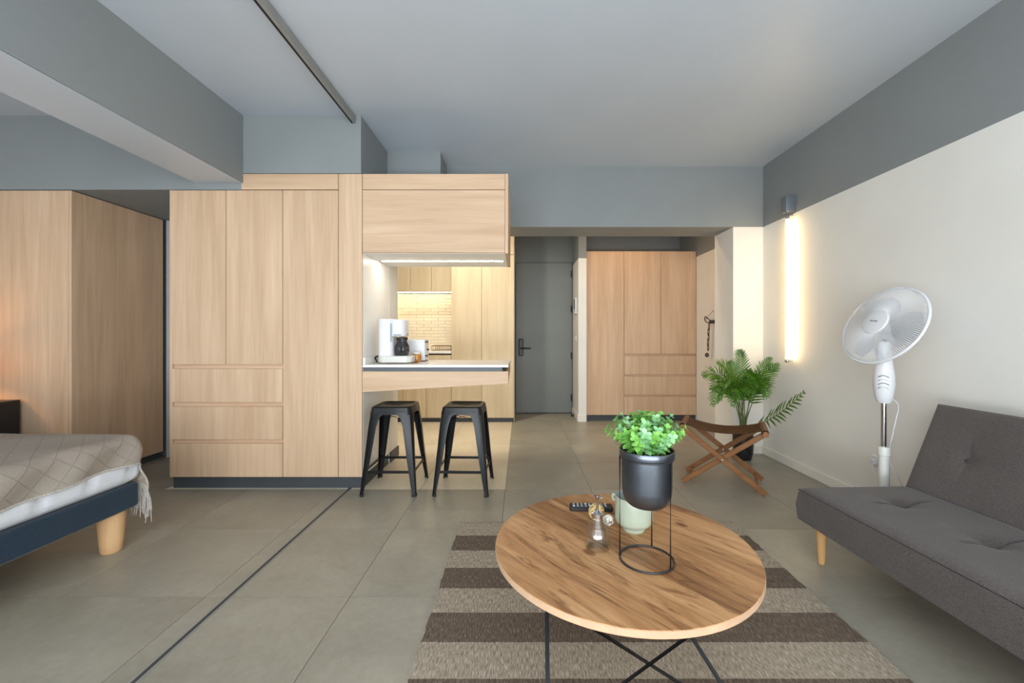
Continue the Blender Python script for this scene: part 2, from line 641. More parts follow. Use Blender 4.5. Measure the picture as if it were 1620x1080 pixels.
def smooth_path(pts, n=8):
    """Catmull-Rom through the points"""
    P = [Vector(p) for p in pts]
    P = [P[0] * 2 - P[1]] + P + [P[-1] * 2 - P[-2]]
    out = []
    for i in range(1, len(P) - 2):
        for k in range(n):
            t = k / n
            a, b, c, d = P[i - 1:i + 3]
            out.append(0.5 * ((2 * b) + (c - a) * t + (2 * a - 5 * b + 4 * c - d) * t * t + (3 * b - a - 3 * c + d) * t ** 3))
    out.append(P[-2])
    return out


# ================================================================== THE SETTING
XR = 2.22          # right wall
YC = 2.92          # fronts of the built-in cabinets
YB = 3.80          # beam over the hall
YH = 5.80          # entrance wall

fl = struct(B('floor', (-5.3, 2.4, -1.4, 6.0, -0.12, -0.004), 'grout'), 'grey stone tiled floor with a dark metal track', 'floor')
bm = bmesh.new()
box(bm, -0.2988, 0.2988, -0.2988, 0.2988, -0.012, 0.0)
tile_a = obj('tile', bm, 'tile', fl)
tile_b_me = tile_a.data.copy()
tile_b_me.materials[0] = M['tile_kitchen']
first = True
X0, Y0 = -0.109, 1.72
for i in range(-9, 4):
    for j in range(-6, 7):
        cx, cy = X0 + 0.6 * i + 0.3, Y0 + 0.6 * j + 0.3
        if cx < -5.2 or cx > 2.45 or cy < -1.4 or cy > 5.95:
            continue
        o = tile_a if first else tile_a.copy()
        if not first:
            C.objects.link(o)
            o.parent = fl
        first = False
        if i <= -1 and cy > 2.9 and cx > -2.5:
            o.data = tile_b_me
        o.location = (cx, cy, 0)
        o.rotation_euler = (0, 0, random.choice((0, PI / 2, PI, -PI / 2)))

struct(B('ceiling', (-5.3, 2.4, -1.4, 6.0, CEIL, CEIL + 0.12), 'ceiling'), 'pale grey painted ceiling', 'ceiling')
struct(B('wall_right', (XR, XR + 0.15, -1.4, 6.0, -0.01, CEIL), 'wall_two'), 'white wall with grey upper band behind the sofa', 'wall')
struct(B('wall_left', (-5.4, -5.2, -1.4, 6.0, -0.01, CEIL), 'white_wall'))
struct(B('wall_back', (-5.3, 2.3, YH, YH + 0.15, -0.01, CEIL), 'grey'), 'grey wall around the entrance door', 'wall')
struct(B('wall_pillar', (1.946, XR, YB, 4.16, -0.01, 2.076), 'white_wall'), 'white pillar in the corner behind the palm', 'wall')
struct(B('wall_beam', (-0.678, XR, YB, 4.16, 2.076, CEIL), 'grey'), 'grey ceiling beam across the hall entrance', 'beam')
struct(B('wall_duct', (-1.126, -0.678, 3.50, 4.16, 2.20, CEIL), 'grey'), 'short grey boxed duct above the bar cabinet', 'duct')
struct(B('wall_bulkhead', (-1.967, -1.126, YC, 3.50, 2.224, CEIL), 'grey'), 'grey bulkhead above the oak wardrobe', 'bulkhead')
struct(B('wall_soffit', (-5.3, -1.967, YC, 3.72, 2.109, CEIL), 'grey'), 'long grey soffit above the bedroom oak panels', 'soffit')
struct(B('wall_ceiling_beam', (-2.285, -1.955, -1.4, YC, 2.155, CEIL), 'grey'), 'deep grey ceiling beam running over the bed foot', 'beam')
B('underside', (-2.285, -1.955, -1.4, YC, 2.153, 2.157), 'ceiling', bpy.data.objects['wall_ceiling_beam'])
struct(B('wall_passage', (-3.60, -2.30, 3.76, 3.90, -0.01, CEIL), 'grey'), 'grey wall deep in the gap beside the wardrobe', 'wall')
struct(B('wall_kitchen', (-2.45, -2.30, 3.76, YH, -0.01, CEIL), 'white_wall'))
struct(B('wall_hall', (0.722, 0.823, 5.20, YH, -0.01, CEIL), two_paint('hall_paint', WHITE, GREY, 2.05)), 'narrow white wall end between entrance door and wardrobe', 'wall')
struct(B('wall_bar', (-1.30, -1.117, 3.525, 3.76, -0.01, 2.60), 'white_wall'), 'white kitchen wall at the end of the bar', 'wall')
# window wall behind the camera
wf = bmesh.new()
box(wf, -5.3, 2.3, -1.45, -1.30, -0.01, 0.22)
box(wf, -5.3, 2.3, -1.45, -1.30, 2.50, CEIL)
box(wf, -5.3, -4.85, -1.45, -1.30, 0.22, 2.50)
box(wf, 1.85, 2.3, -1.45, -1.30, 0.22, 2.50)
box(wf, -2.5, -1.9, -1.45, -1.30, 0.22, 2.50)
struct(obj('wall_front', wf, 'white_wall'))
for k, (a, b) in enumerate(((-4.85, -2.5), (-1.9, 1.85))):
    fr = bmesh.new()
    for x in (a, (a + b) / 2 - 0.03, b - 0.06):
        box(fr, x, x + 0.06, -1.40, -1.34, 0.22, 2.50)
    box(fr, a, b, -1.40, -1.34, 0.22, 0.28)
    box(fr, a, b, -1.40, -1.34, 2.44, 2.50)
    wo = struct(obj('window_%d' % (k + 1), fr, 'shadow_strip'))
    B('pane', (a + 0.05, b - 0.05, -1.376, -1.37, 0.27, 2.45), 'bottle', wo)

struct(B('baseboard_right', (XR - 0.015, XR, -1.3, YB, 0, 0.075), 'white_trim', bev=0.004), 'white baseboard along the sofa wall', 'baseboard')
struct(B('baseboard_pillar', (1.935, XR - 0.015, YB - 0.014, YB, 0, 0.075), 'white_trim', bev=0.004), 'white baseboard on the corner pillar', 'baseboard')
struct(B('baseboard_hall', (0.710, 0.823, 5.188, 5.20, 0, 0.085), 'white_trim', bev=0.003), 'white baseboard on the hall wall end', 'baseboard')
struct(B('baseboard_hall_side', (0.710, 0.722, 5.20, 5.74, 0, 0.085), 'white_trim', bev=0.003), 'white baseboard beside the entrance door', 'baseboard')
struct(B('baseboard_bar', (-1.117, -1.105, 3.53, 3.76, 0, 0.085), 'toe'), 'dark baseboard below the bar wall', 'baseboard')

# passage jamb: a pale post that closes the gap between the oak panels
jt = struct(B('trim_passage', (-3.155, -3.115, 3.69, 3.75, 0.0, 2.105), plain('pale_grey_paint', (0.50, 0.51, 0.50), 0.5)), 'pale grey post in the narrow gap beside the wardrobe', 'trim')

# sliding partition tracks
tr = thing('floor_track', 'dark metal sliding track set across the tiled floor', 'track', (-1.21, 0, 0))
B('channel', (-0.014, 0.014, -1.25, 2.944, -0.003, 0.0025), 'track', tr)
B('slot', (-0.006, 0.008, -1.25, 2.943, -0.002, 0.0031), 'track_slot', tr)
tr = thing('ceiling_track', 'grey metal sliding track fixed along the ceiling', 'track', (-1.175, 0, CEIL))
B('channel', (-0.018, 0.012, -1.25, 2.915, -0.055, 0.0), 'track', tr, bev=0.001)
B('slot', (-0.015, -0.003, -1.25, 2.914, -0.0558, -0.05), 'slot', tr)

# entrance door
dr = struct(B('door_1', (-0.07, 0.712, 5.752, 5.80, 0.012, 2.09), 'door_grey', bev=0.003), 'grey entrance door with black smart lock', 'door')
bm = bmesh.new()
box(bm, -0.028, 0.034, 5.724, 5.752, 0.80, 1.035, bev=0.010, seg=2)
lk = obj('door_lock', bm, 'black', dr)
bm = bmesh.new()
tube(bm, [(0.003, 5.73, 0.905), (0.003, 5.69, 0.905), (0.02, 5.683, 0.905), (0.14, 5.683, 0.905)], [0.011, 0.011, 0.011, 0.009], 10)
obj('door_handle', bm, 'black', dr, 40)
for z in (0.22, 0.80, 1.45, 1.93):
    bm = bmesh.new()
    lathe(bm, [(0, -0.045), (0.009, -0.045), (0.009, 0.045), (0, 0.045)], 10, (0.700, 5.742, z))
    obj('hinge', bm, 'black', dr, 40)
struct(B('trim_door', (-0.086, 0.722, 5.765, 5.80, 2.096, CEIL), 'door_grey'), 'grey panel above the entrance door', 'panel')
st = bmesh.new()
lathe(st, [(0, 0), (0.022, 0), (0.022, 0.012), (0.014, 0.03), (0, 0.032)], 12)
tag(obj('door_stop', st, 'black', None, 40), 'small black door stop on the floor beside entrance door', 'door stop').location = (0.69, 5.55, 0)

# ================================================================== BUILT-IN OAK CABINETS
FT = 0.02          # front panel thickness
GAP = 0.002


def front(name, par, x0, x1, z0, z1, y, mat='oak_v'):
    return B(name, (x0 + GAP, x1 - GAP, y, y + FT, z0 + GAP, z1 - GAP), mat, par, bev=0.0012)


def drawer_stack(par, x0, x1, y, zs, grip=0.03):
    for z0, z1 in zs:
        front('drawer', par, x0, x1, z0, z1, y)


# wide wardrobe with two doors and three drawers
ox = -2.475
t = thing('wardrobe_cabinet', 'oak cabinet with two tall doors above three wide drawers', 'cabinet', (ox, YC, 0))
W = 0.797
B('body', (0.0, W, FT + 0.004, 0.60, 0.0835, 2.104), 'gap', t)
B('side_panel', (-0.001, 0.017, 0.003, 0.60, 0.0835, 2.1065), 'oak_v', t, bev=0.001)
B('toe_kick', (0.004, W, 0.03, 0.58, 0.0, 0.0835), 'toe', t)
front('door', t, 0.016, 0.397, 0.876, 2.107, 0)
front('door', t, 0.397, W, 0.876, 2.107, 0)
for z0, z1 in ((0.0845, 0.324), (0.348, 0.583), (0.611, 0.850)):
    d = front('drawer', t, 0.0, W, z0, z1, 0, 'oak_v')
for z0, z1 in ((0.324, 0.348), (0.583, 0.611), (0.850, 0.876)):
    g = B('grip_rail', (0.018, W - 0.003, 0.019, 0.024, z0 - 0.004, z1 + 0.004), 'oak_h', t)

# tall single door unit with filler and upper fascia
ox = -1.678
t = thing('tall_cabinet', 'tall oak cabinet with one full height door beside the bar', 'cabinet', (ox, YC, 0))
W = 0.561
B('body', (0.001, W - 0.02, FT + 0.004, 0.60, 0.0835, 2.20), 'gap', t)
B('toe_kick', (0.0, W - 0.002, 0.03, 0.58, 0.0, 0.0835), 'toe', t)
front('door', t, 0.0, 0.392, 0.0845, 2.107, 0)
front('filler_panel', t, 0.392, W, 0.0845, 2.222, 0)
front('top_panel', t, -0.292, 0.392, 2.109, 2.222, 0, 'oak_h')
B('side_panel', (W - 0.018, W - 0.0005, 0.021, 0.60, 0.0845, 2.222), 'melamine', t)

# oak closet of the sleeping corner
t = thing('bedroom_closet', 'oak panelled closet corner behind the bed', 'closet', (-3.165, YC, 0))
B('front_panel', (-1.95, -0.022, 0.0, 0.02, 0.06, 2.103), 'oak_v', t, bev=0.001)
B('side_panel', (-0.020, 0.0, 0.0, 0.748, 0.06, 2.103), 'oak_v', t, bev=0.001)
B('body', (-1.95, -0.022, 0.022, 0.74, 0.06, 2.10), 'gap', t)
B('toe_kick', (-1.95, -0.02, 0.03, 0.74, 0.0, 0.06), 'toe', t)

# wall cabinet above the breakfast bar
t = thing('bar_wall_cabinet', 'oak flap cabinet hanging above the breakfast bar', 'cabinet', (-1.117, YC, 1.664))
W = 1.028
B('body', (0.001, W - 0.022, 0.022, 0.597, 0.012, 0.55), 'melamine', t)
bm = bmesh.new()
box(bm, 0.001, W - 0.022, 0.022, 0.318, 0.0, 0.012)
box(bm, 0.001, W - 0.022, 0.334, 0.597, 0.0, 0.012)
box(bm, 0.001, 0.03, 0.318, 0.334, 0.0, 0.012)
box(bm, W - 0.05, W - 0.022, 0.318, 0.334, 0.0, 0.012)
obj('underside_panel', bm, 'melamine', t)
front('flap_door', t, 0.0, W - 0.022, 0.0, 0.444, 0, 'oak_h')
front('top_panel', t, 0.0, W - 0.022, 0.445, 0.558, 0, 'oak_h')
B('side_panel', (W - 0.022, W, 0.0, 0.60, -0.003, 0.558), 'oak_v', t, bev=0.001)
led = B('led_strip', (0.031, W - 0.051, 0.319, 0.333, -0.0015, 0.010), glow('bar_led_glow', (1.0, 0.90, 0.76), 80.0), t)

# breakfast bar
t = thing('breakfast_bar', 'white topped breakfast bar with tapering oak apron', 'counter', (-1.117, YC, 0))
W = 1.03
B('worktop', (0.0005, W, 0.0, 0.60, 0.858, 0.876), 'quartz', t, bev=0.002)
B('shadow_strip', (0.002, W - 0.045, 0.018, 0.58, 0.829, 0.858), 'shadow_strip', t)
bm = bmesh.new()
loft(bm, [[(0.0005, y, 0.684), (W - 0.002, y, 0.745), (W - 0.002, y, 0.829), (0.0005, y, 0.829)] for y in (0.003, 0.025)])
obj('apron', bm, 'oak_h', t)
bm = bmesh.new()
loft(bm, [[(x, 0.025, 0.742), (x, 0.58, 0.79), (x, 0.58, 0.858), (x, 0.025, 0.829)] for x in (W - 0.022, W - 0.002)])
obj('end_panel', bm, 'oak_h', t)
bm = bmesh.new()
loft(bm, [[(0.001, 0.03, 0.70), (0.001, 0.58, 0.70), (0.001, 0.58, 0.828), (0.001, 0.03, 0.828)],
          [(W - 0.03, 0.03, 0.757), (W - 0.03, 0.58, 0.757), (W - 0.03, 0.58, 0.828), (W - 0.03, 0.03, 0.828)]])
obj('support', bm, 'melamine', t)
tag(B('splash_upstand', (-1.116, -1.101, 2.93, 3.52, 0.8765, 0.925), 'quartz', bev=0.001), 'narrow white upstand strip along the bar wall', 'upstand')

# back row of the kitchen
YK = 5.16
oakk_v = oak('cream_oak_vertical', 'z', (0.58, 0.455, 0.29), (0.70, 0.57, 0.39))
for x0, x1, lab in ((-0.865, -0.488, 'pale oak larder unit beside the kitchen worktop'), (-0.488, -0.0865, 'pale oak larder unit beside the entrance door')):
    t = thing('larder_cabinet', lab, 'cabinet', (x0, YK, 0), group='larder units of the kitchen')
    W = x1 - x0
    B('body', (0.001, W - 0.001, FT + 0.003, 0.615, 0.055, 2.62), 'gap', t)
    B('toe_kick', (0, W, 0.035, 0.6, 0, 0.055), 'toe', t)
    front('door', t, 0, W, 0.055, 2.085, 0, oakk_v)
    front('upper_door', t, 0, W, 2.087, 2.62, 0, oakk_v)
    if x1 > -0.2:
        B('side_panel', (W - 0.001, W + 0.004, 0.002, 0.60, 0.0, 2.62), oakk_v, t)
xs = [-2.051, -1.761, -1.471, -1.180, -0.866]
for a, b, lab in zip(xs, xs[1:], ('outermost', 'second', 'third', 'innermost')):
    where = {'outermost': 'hidden behind the bar wall end', 'second': 'half hidden behind the bar wall', 'third': 'two doors from the larder', 'innermost': 'right next to the larder'}[lab]
    t = thing('base_cabinet', 'pale oak base cabinet door under kitchen worktop, ' + where, 'cabinet', (a, YK, 0), group='kitchen base cabinets')
    B('body', (0.001, b - a - 0.001, FT + 0.003, 0.60, 0.055, 0.855), 'gap', t)
    B('toe_kick', (0, b - a, 0.035, 0.6, 0, 0.055), 'toe', t)
    front('door', t, 0, b - a, 0.055, 0.84, 0, oakk_v)
tag(B('kitchen_worktop', (-2.05, -0.867, YK - 0.012, YH - 0.004, 0.857, 0.885), 'quartz', bev=0.002), 'pale kitchen worktop in front of lit tile splashback', 'worktop')
xs = [-2.03, -1.735, -1.446, -1.171, -0.866]
for k, (a, b) in enumerate(zip(xs, xs[1:])):
    where = ('hidden behind the bar wall end', 'partly behind the bar wall', 'over the middle of splashback', 'next to the larder')[k]
    t = thing('upper_cabinet', 'pale oak kitchen wall cabinet ' + where, 'cabinet', (a, 5.42, 1.65), group='kitchen wall cabinets')
    B('body', (0.001, b - a - 0.001, FT + 0.003, 0.375, 0.026, 0.96), 'melamine', t)
    front('door', t, 0, b - a, 0.0, 0.96, 0, oakk_v)
t = thing('splashback_light', 'warm light strip under the kitchen wall cabinets', 'light', (-1.45, 5.62, 1.6715))
B('housing', (-0.55, 0.57, -0.012, 0.012, -0.006, 0.004), 'white_plastic', t)
B('diffuser', (-0.54, 0.56, -0.009, 0.009, -0.009, -0.0055), glow('kitchen_led_glow', (1.0, 0.80, 0.52), 75.0), t)
# splashback of narrow cream tiles: rows too fine to pick apart, one part
sp = struct(B('wall_splashback', (-2.05, -0.867, YH - 0.012, YH - 0.002, 0.885, 1.66), 'white_trim'), 'cream tiled splashback lit from above', 'splashback')
bm = bmesh.new()
z = 0.888
r = 0
while z < 1.62:
    x = -2.05 - (0.1 if r % 2 else 0)
    while x < -0.87:
        a, b = max(x, -2.05), min(x + 0.2, -0.868)
        if b - a > 0.01:
            box(bm, a + 0.001, b - 0.001, YH - 0.019, YH - 0.012, z + 0.001, z + 0.042, bev=0.001)
        x += 0.2
    z += 0.044
    r += 1
so = obj('tile_rows', bm, 'splash', sp)
so['kind'] = 'stuff'
# recessed downlights
def downlight(label, x, y, energy, col, strength):
    t_ = thing('ceiling_downlight', label, 'light', (x, y, CEIL), group='recessed downlights')
    bm_ = bmesh.new()
    lathe(bm_, [(0.075, -0.001), (0.085, -0.001), (0.085, -0.012), (0.07, -0.012)], 28)
    obj('ring', bm_, 'white_plastic', t_, 40)
    bm_ = bmesh.new()
    lathe(bm_, [(0, -0.006), (0.072, -0.006), (0.072, -0.001)], 28)
    obj('diffuser', bm_, glow('downlight_glow', col, strength), t_)
    ld = bpy.data.lights.new('downlight_beam', 'AREA')
    ld.shape = 'DISK'
    ld.size = 0.14
    ld.energy = energy
    ld.color = col
    lo = bpy.data.objects.new('downlight_beam', ld)
    C.objects.link(lo)
    lo.parent = t_
    lo.location = (0, 0, -0.02)


downlight('round recessed downlight in the kitchen ceiling', -0.75, 4.25, 40, (1.0, 0.92, 0.76), 40.0)
downlight('added unseen warm downlight in the hall ceiling', 1.30, 4.65, 6, (1.0, 0.62, 0.32), 8.0)  # added lamp, out of sight above the beam, to warm the hall wardrobe

# dish rack on the back worktop
t = thing('dish_rack', 'brown wire dish rack on the kitchen worktop', 'dish rack', (-1.01, 5.30, 0.885))
bm = bmesh.new()
for y in (0.0, 0.24):
    tube(bm, [(-0.13, y, 0.006), (0.12, y, 0.006)], 0.004, 6)
    tube(bm, [(-0.13, y, 0.065), (0.12, y, 0.065)], 0.003, 6)
for x in (-0.13, 0.12):
    tube(bm, [(x, 0, 0.006), (x, 0.24, 0.006), (x, 0.24, 0.065), (x, 0, 0.065)], 0.003, 6, closed=True)
obj('rack_frame', bm, 'leather', t)
for k in range(9):
    bm = bmesh.new()
    x = -0.11 + k * 0.026
    tube(bm, [(x, 0.0, 0.006), (x, 0.0, 0.065), (x, 0.24, 0.065), (x, 0.24, 0.006)], 0.003, 6)
    obj('wire', bm, 'leather', t)

# wardrobe in the hall
YW = 5.24
t = thing('hall_wardrobe', 'oak hall wardrobe with three tall doors and three drawers', 'wardrobe', (0.826, YW, 0))
W = 1.390
B('body', (0.0, W, FT + 0.003, 0.555, 0.075, 2.14), 'gap', t)
B('toe_kick', (0.0, W, 0.03, 0.55, 0, 0.075), 'toe', t)
front('tall_door', t, 0, 0.478, 0.075, 2.146, 0)
front('door', t, 0.478, 0.945, 0.848, 2.146, 0)
front('door', t, 0.945, W, 0.848, 2.146, 0)
for z0, z1 in ((0.075, 0.305), (0.327, 0.563), (0.587, 0.824)):
    front('drawer', t, 0.478, W, z0, z1, 0)
for z0, z1 in ((0.305, 0.327), (0.563, 0.587), (0.824, 0.848)):
    B('grip_rail', (0.48, W - 0.002, 0.018, 0.0235, z0 - 0.004, z1 + 0.004), 'oak_h', t)

# small fittings on the hall wall end
t = thing('wall_intercom', 'white wall intercom panel with dark screen by the door', 'intercom', (0.7215, 5.42, 1.36))
bm = bmesh.new()
box(bm, -0.022, 0.0, -0.075, 0.075, 0.0, 0.21, bev=0.006, seg=2)
obj('case', bm, 'white_plastic', t)
B('screen', (-0.0235, -0.0215, -0.055, 0.055, 0.07, 0.19), 'screen', t)
t = thing('light_switch', 'double white light switch below the intercom', 'switch', (0.7215, 5.43, 1.0))
B('plate', (-0.009, 0.0, -0.06, 0.06, 0.0, 0.085), 'white_plastic', t, bev=0.003)
for y in (-0.028, 0.028):
    B('rocker', (-0.016, -0.008, y - 0.02, y + 0.02, 0.018, 0.067), 'offwhite_plastic', t, bev=0.002)

# black key hanger on the recess wall
t = thing('key_hanger', 'dark metal key hanger with dangling chain on the recess wall', 'key hanger', (XR - 0.001, 4.80, 1.2))
bm = bmesh.new()
box(bm, -0.012, 0.0, -0.07, 0.07, 0.02, 0.06, bev=0.003)
obj('back_plate', bm, 'rod', t)
bm = bmesh.new()
tube(bm, smooth_path([(-0.004, 0.06, 0.06), (-0.06, 0.05, 0.10), (-0.09, 0.0, 0.07), (-0.085, -0.05, 0.03), (-0.004, -0.06, 0.03)], 5), 0.006, 6)
obj('hook_rail', bm, 'rod', t, 60)
bm = bmesh.new()
tube(bm, [(-0.002, -0.03, 0.17), (-0.09, 0.0, 0.06)], 0.003, 5)
obj('stay', bm, 'rod', t)
for k in range(5):
    bm = bmesh.new()
    c = Vector((-0.05 - 0.004 * (k % 2), -0.02 + 0.006 * k, -0.02 - 0.06 * k))
    tube(bm, [c + Vector((0.0, math.cos(a) * 0.016, math.sin(a) * 0.036)) for a in (2 * PI * q / 12 for q in range(12))], 0.005, 5, closed=True)
    obj('chain_link', bm, 'rod', t, 60)
bm = bmesh.new()
lathe(bm, [(0, -0.03), (0.022, -0.012), (0.022, 0.012), (0, 0.03)], 8, (-0.06, 0.01, -0.345))
obj('pendant', bm, 'rod', t)

# ================================================================== COFFEE CORNER
ZT = 0.876
t = thing('serving_tray', 'thin brown oval tray under the coffee maker', 'tray', (-0.925, 3.13, ZT))
bm = bmesh.new()
lathe(bm, [(0, 0.0), (0.146, 0.0), (0.150, 0.003), (0.148, 0.004), (0, 0.004)], 40)
bmesh.ops.scale(bm, vec=(1.0, 0.72, 1), verts=bm.verts)
obj('tray_body', bm, 'leather', t, 40)
t = thing('coffee_maker', 'white drip coffee maker with dark glass pot', 'coffee maker', (-0.955, 3.12, ZT + 0.0045))


def rrect(x0, x1, y0, y1, r, n=5):
    pts = []
    for cx, cy, a0 in ((x1 - r, y1 - r, 0), (x0 + r, y1 - r, PI / 2), (x0 + r, y0 + r, PI), (x1 - r, y0 + r, 1.5 * PI)):
        for k in range(n + 1):
            a = a0 + PI / 2 * k / n
            pts.append((cx + r * math.cos(a), cy + r * math.sin(a)))
    return pts


def rprism(bm, x0, x1, y0, y1, z0, z1, r, n=5, edge=0.004):
    loops = []
    for z, ins in ((z0, edge), (z0 + edge, 0), (z1 - edge, 0), (z1, edge)):
        loops.append([(x, y, z) for x, y in rrect(x0 + ins, x1 - ins, y0 + ins, y1 - ins, r - ins * 0.5, n)])
    loft(bm, loops)


bm = bmesh.new()
rprism(bm, -0.100, 0.012, -0.075, 0.085, 0.028, 0.325, 0.035)
obj('water_tank', bm, 'white_plastic', t, 40)
bm = bmesh.new()
rprism(bm, -0.02, 0.098, -0.075, 0.085, 0.195, 0.320, 0.04)
obj('brew_head', bm, 'white_plastic', t, 40)
bm = bmesh.new()
rprism(bm, -0.105, 0.150, -0.085, 0.09, 0.0, 0.052, 0.06)
obj('foot', bm, 'offwhite_plastic', t, 40)
B('level_window', (-0.004, 0.008, -0.0775, -0.074, 0.155, 0.29), 'grey_plastic', t)
B('button_row', (0.02, 0.075, -0.0785, -0.0735, 0.20, 0.212), 'grey_plastic', t)
bm = bmesh.new()
lathe(bm, [(0, 0.0), (0.045, 0.0), (0.056, 0.03), (0.052, 0.07), (0.036, 0.10), (0.036, 0.115), (0, 0.12)], 24, (0.062, 0.0, 0.055))
pot = obj('pot', bm, 'dark_glass', t, 40)
bm = bmesh.new()
tube(bm, smooth_path([(0.05, -0.05, 0.165), (0.075, -0.095, 0.16), (0.085, -0.10, 0.12), (0.07, -0.055, 0.08)], 5), 0.009, 8)
obj('pot_handle', bm, 'black', pot, 50)
bm = bmesh.new()
lathe(bm, [(0.040, 0.168), (0.042, 0.188), (0, 0.193)], 20, (0.062, 0, 0))
obj('pot_lid', bm, 'black', pot, 40)
B('side_switch', (0.080, 0.104, -0.02, 0.02, 0.205, 0.220), 'grey_plastic', t, bev=0.003)
bm = bmesh.new()
tube(bm, smooth_path([(-0.10, 0.03, 0.03), (-0.128, 0.02, 0.045), (-0.138, -0.01, 0.035), (-0.115, -0.03, 0.004)], 5), 0.006, 6)
obj('power_cord', bm, 'black', t, 60)

t = thing('toaster', 'white toaster with dark knobs behind the coffee maker', 'toaster', (-0.845, 3.36, ZT))
bm = bmesh.new()
rprism(bm, -0.09, 0.085, -0.075, 0.075, 0.008, 0.175, 0.02)
obj('case', bm, 'white_plastic', t, 40)
for y in (-0.03, 0.03):
    B('slot', (-0.065, 0.06, y - 0.012, y + 0.012, 0.171, 0.1756), 'slot', t)
for x in (-0.07, 0.065):
    B('foot_strip', (x - 0.012, x + 0.012, -0.06, 0.06, 0, 0.009), 'black', t)
for z in (0.045, 0.155):
    bm = bmesh.new()
    tube(bm, [(0.083, -0.05, z), (0.102, -0.05, z)], 0.011, 12)
    obj('knob', bm, 'black', t, 40)
B('lever', (0.083, 0.10, -0.012, 0.012, 0.085, 0.10), 'black', t, bev=0.003)
t = thing('jam_jar', 'small amber jar on the bar beside the coffee maker', 'jar', (-0.803, 3.20, ZT))
bm = bmesh.new()
lathe(bm, [(0, 0.004), (0.030, 0.004), (0.033, 0.012), (0.033, 0.058), (0.028, 0.066)], 24)
obj('jar_body', bm, 'amber', t, 40)
bm = bmesh.new()
lathe(bm, [(0.029, 0.064), (0.030, 0.066), (0.030, 0.078), (0, 0.079)], 24)
obj('lid', bm, 'offwhite_plastic', t, 40)

# ================================================================== BAR STOOLS


def make_stool(label, loc, rotz):
    t = thing('bar_stool', label, 'stool', loc, rotz, 'black metal bar stools')
    hs, zt = 0.137, 0.592
    bm = bmesh.new()
    loops = []
    for z, s in ((zt - 0.052, hs + 0.008), (zt - 0.02, hs + 0.002), (zt - 0.006, hs), (zt, hs - 0.006), (zt + 0.001, hs - 0.016), (zt - 0.006, hs - 0.026)):
        loops.append([(x, y, z) for x, y in rrect(-s, s, -s, s, 0.035 if s > hs - 0.01 else 0.025, 5)])
    loft(bm, loops, cap=False)
    bm.verts.ensure_lookup_table()
    n = len(loops[0])
    bm.faces.new(bm.verts[-n:])
    obj('seat', bm, 'black_metal', t, 35)
    # hand slot in the seat
    bm = bmesh.new()
    rprism(bm, -0.04, 0.04, -0.012, 0.012, zt - 0.0062, zt - 0.0055, 0.011, 5, 0.0001)
    obj('hand_slot', bm, 'slot', t)
    for sx in (-1, 1):
        for sy in (-1, 1):
            bm = bmesh.new()

            def sec(cx, cy, w_, z, th=0.003, r_=0.016):
                p = [(-w_, 0), (-r_, 0), (-r_ * 0.3, -r_ * 0.3), (0, -r_), (0, -w_), (-th, -w_), (-th, -r_), (-r_ * 0.3 - th, -r_ * 0.3 - th), (-r_, -th), (-w_, -th)]
                return [(sx * (cx + a), sy * (cy + b), z) for a, b in p]
            loft(bm, [sec(0.190, 0.194, 0.026, 0.012, r_=0.010), sec(0.171, 0.174, 0.044, 0.22, r_=0.016), sec(0.152, 0.154, 0.062, 0.46, r_=0.026), sec(0.146, 0.146, 0.076, 0.525, r_=0.034), sec(0.1435, 0.1435, 0.105, 0.553, r_=0.036)])
            leg = obj('leg', bm, 'black_metal', t, 40)
            bm = bmesh.new()
            loft(bm, [sec(0.192, 0.196, 0.030, 0.0, 0.008), sec(0.191, 0.195, 0.030, 0.016, 0.008)])
            obj('rubber_foot', bm, 'rubber', leg)
    for sx in (-1, 1):
        bm = bmesh.new()
        box(bm, sx * 0.168 - 0.003, sx * 0.168 + 0.003, -0.165, 0.165, 0.150, 0.168)
        obj('footrest_bar', bm, 'black_metal', t)
        bm = bmesh.new()
        box(bm, -0.165, 0.165, sx * 0.170 - 0.003, sx * 0.170 + 0.003, 0.150, 0.168)
        obj('footrest_bar', bm, 'black_metal', t)
    for a in (1, -1):
        bm = bmesh.new()
        tube(bm, [(-0.138, -0.138 * a, 0.50), (0.138, 0.138 * a, 0.50 + 0.009 * a)], 0.005, 6)
        obj('cross_brace', bm, 'black_metal', t)
    return t


make_stool('black metal bar stool standing close to the oak cabinet', (-0.895, 2.975, 0), 0.0)
make_stool('black metal bar stool under the open end of bar', (-0.402, 2.972, 0), math.radians(-1.8))

# ================================================================== RUG
t = thing('area_rug', 'beige and brown striped flatweave rug under round table', 'rug', (0.435, 2.389, 0.0006))
bm = bmesh.new()
nx, ny = 60, 90
L = 2.325
for j in range(ny + 1):
    for i in range(nx + 1):
        x = -0.785 + 1.57 * i / nx
        y = -L * j / ny
        if i in (0, nx):
            x += random.uniform(-0.003, 0.003)
        bm.verts.new((x, y, 0.007 + random.uniform(-0.0006, 0.0006)))
bm.verts.ensure_lookup_table()
for j in range(ny):
    for i in range(nx):
        a = j * (nx + 1) + i
        bm.faces.new((bm.verts[a], bm.verts[a + 1], bm.verts[a + nx + 2], bm.verts[a + nx + 1]))
edges = [e for e in bm.edges if e.is_boundary]
ret = bmesh.ops.extrude_edge_only(bm, edges=edges)
for v in (g for g in ret['geom'] if isinstance(g, bmesh.types.BMVert)):
    v.co.z = 0.0
obj('weave', bm, 'rug', t, 60)
bm = bmesh.new()
for s in (-1, 1):
    for k in range(330):
        y = -L * (k + random.random()) / 330
        x = s * 0.784
        bm.faces.new([bm.verts.new(p) for p in ((x, y, 0.005), (x, y + 0.004, 0.005), (x + s * random.uniform(0.004, 0.010), y + random.uniform(-0.004, 0.006), 0.0015))])
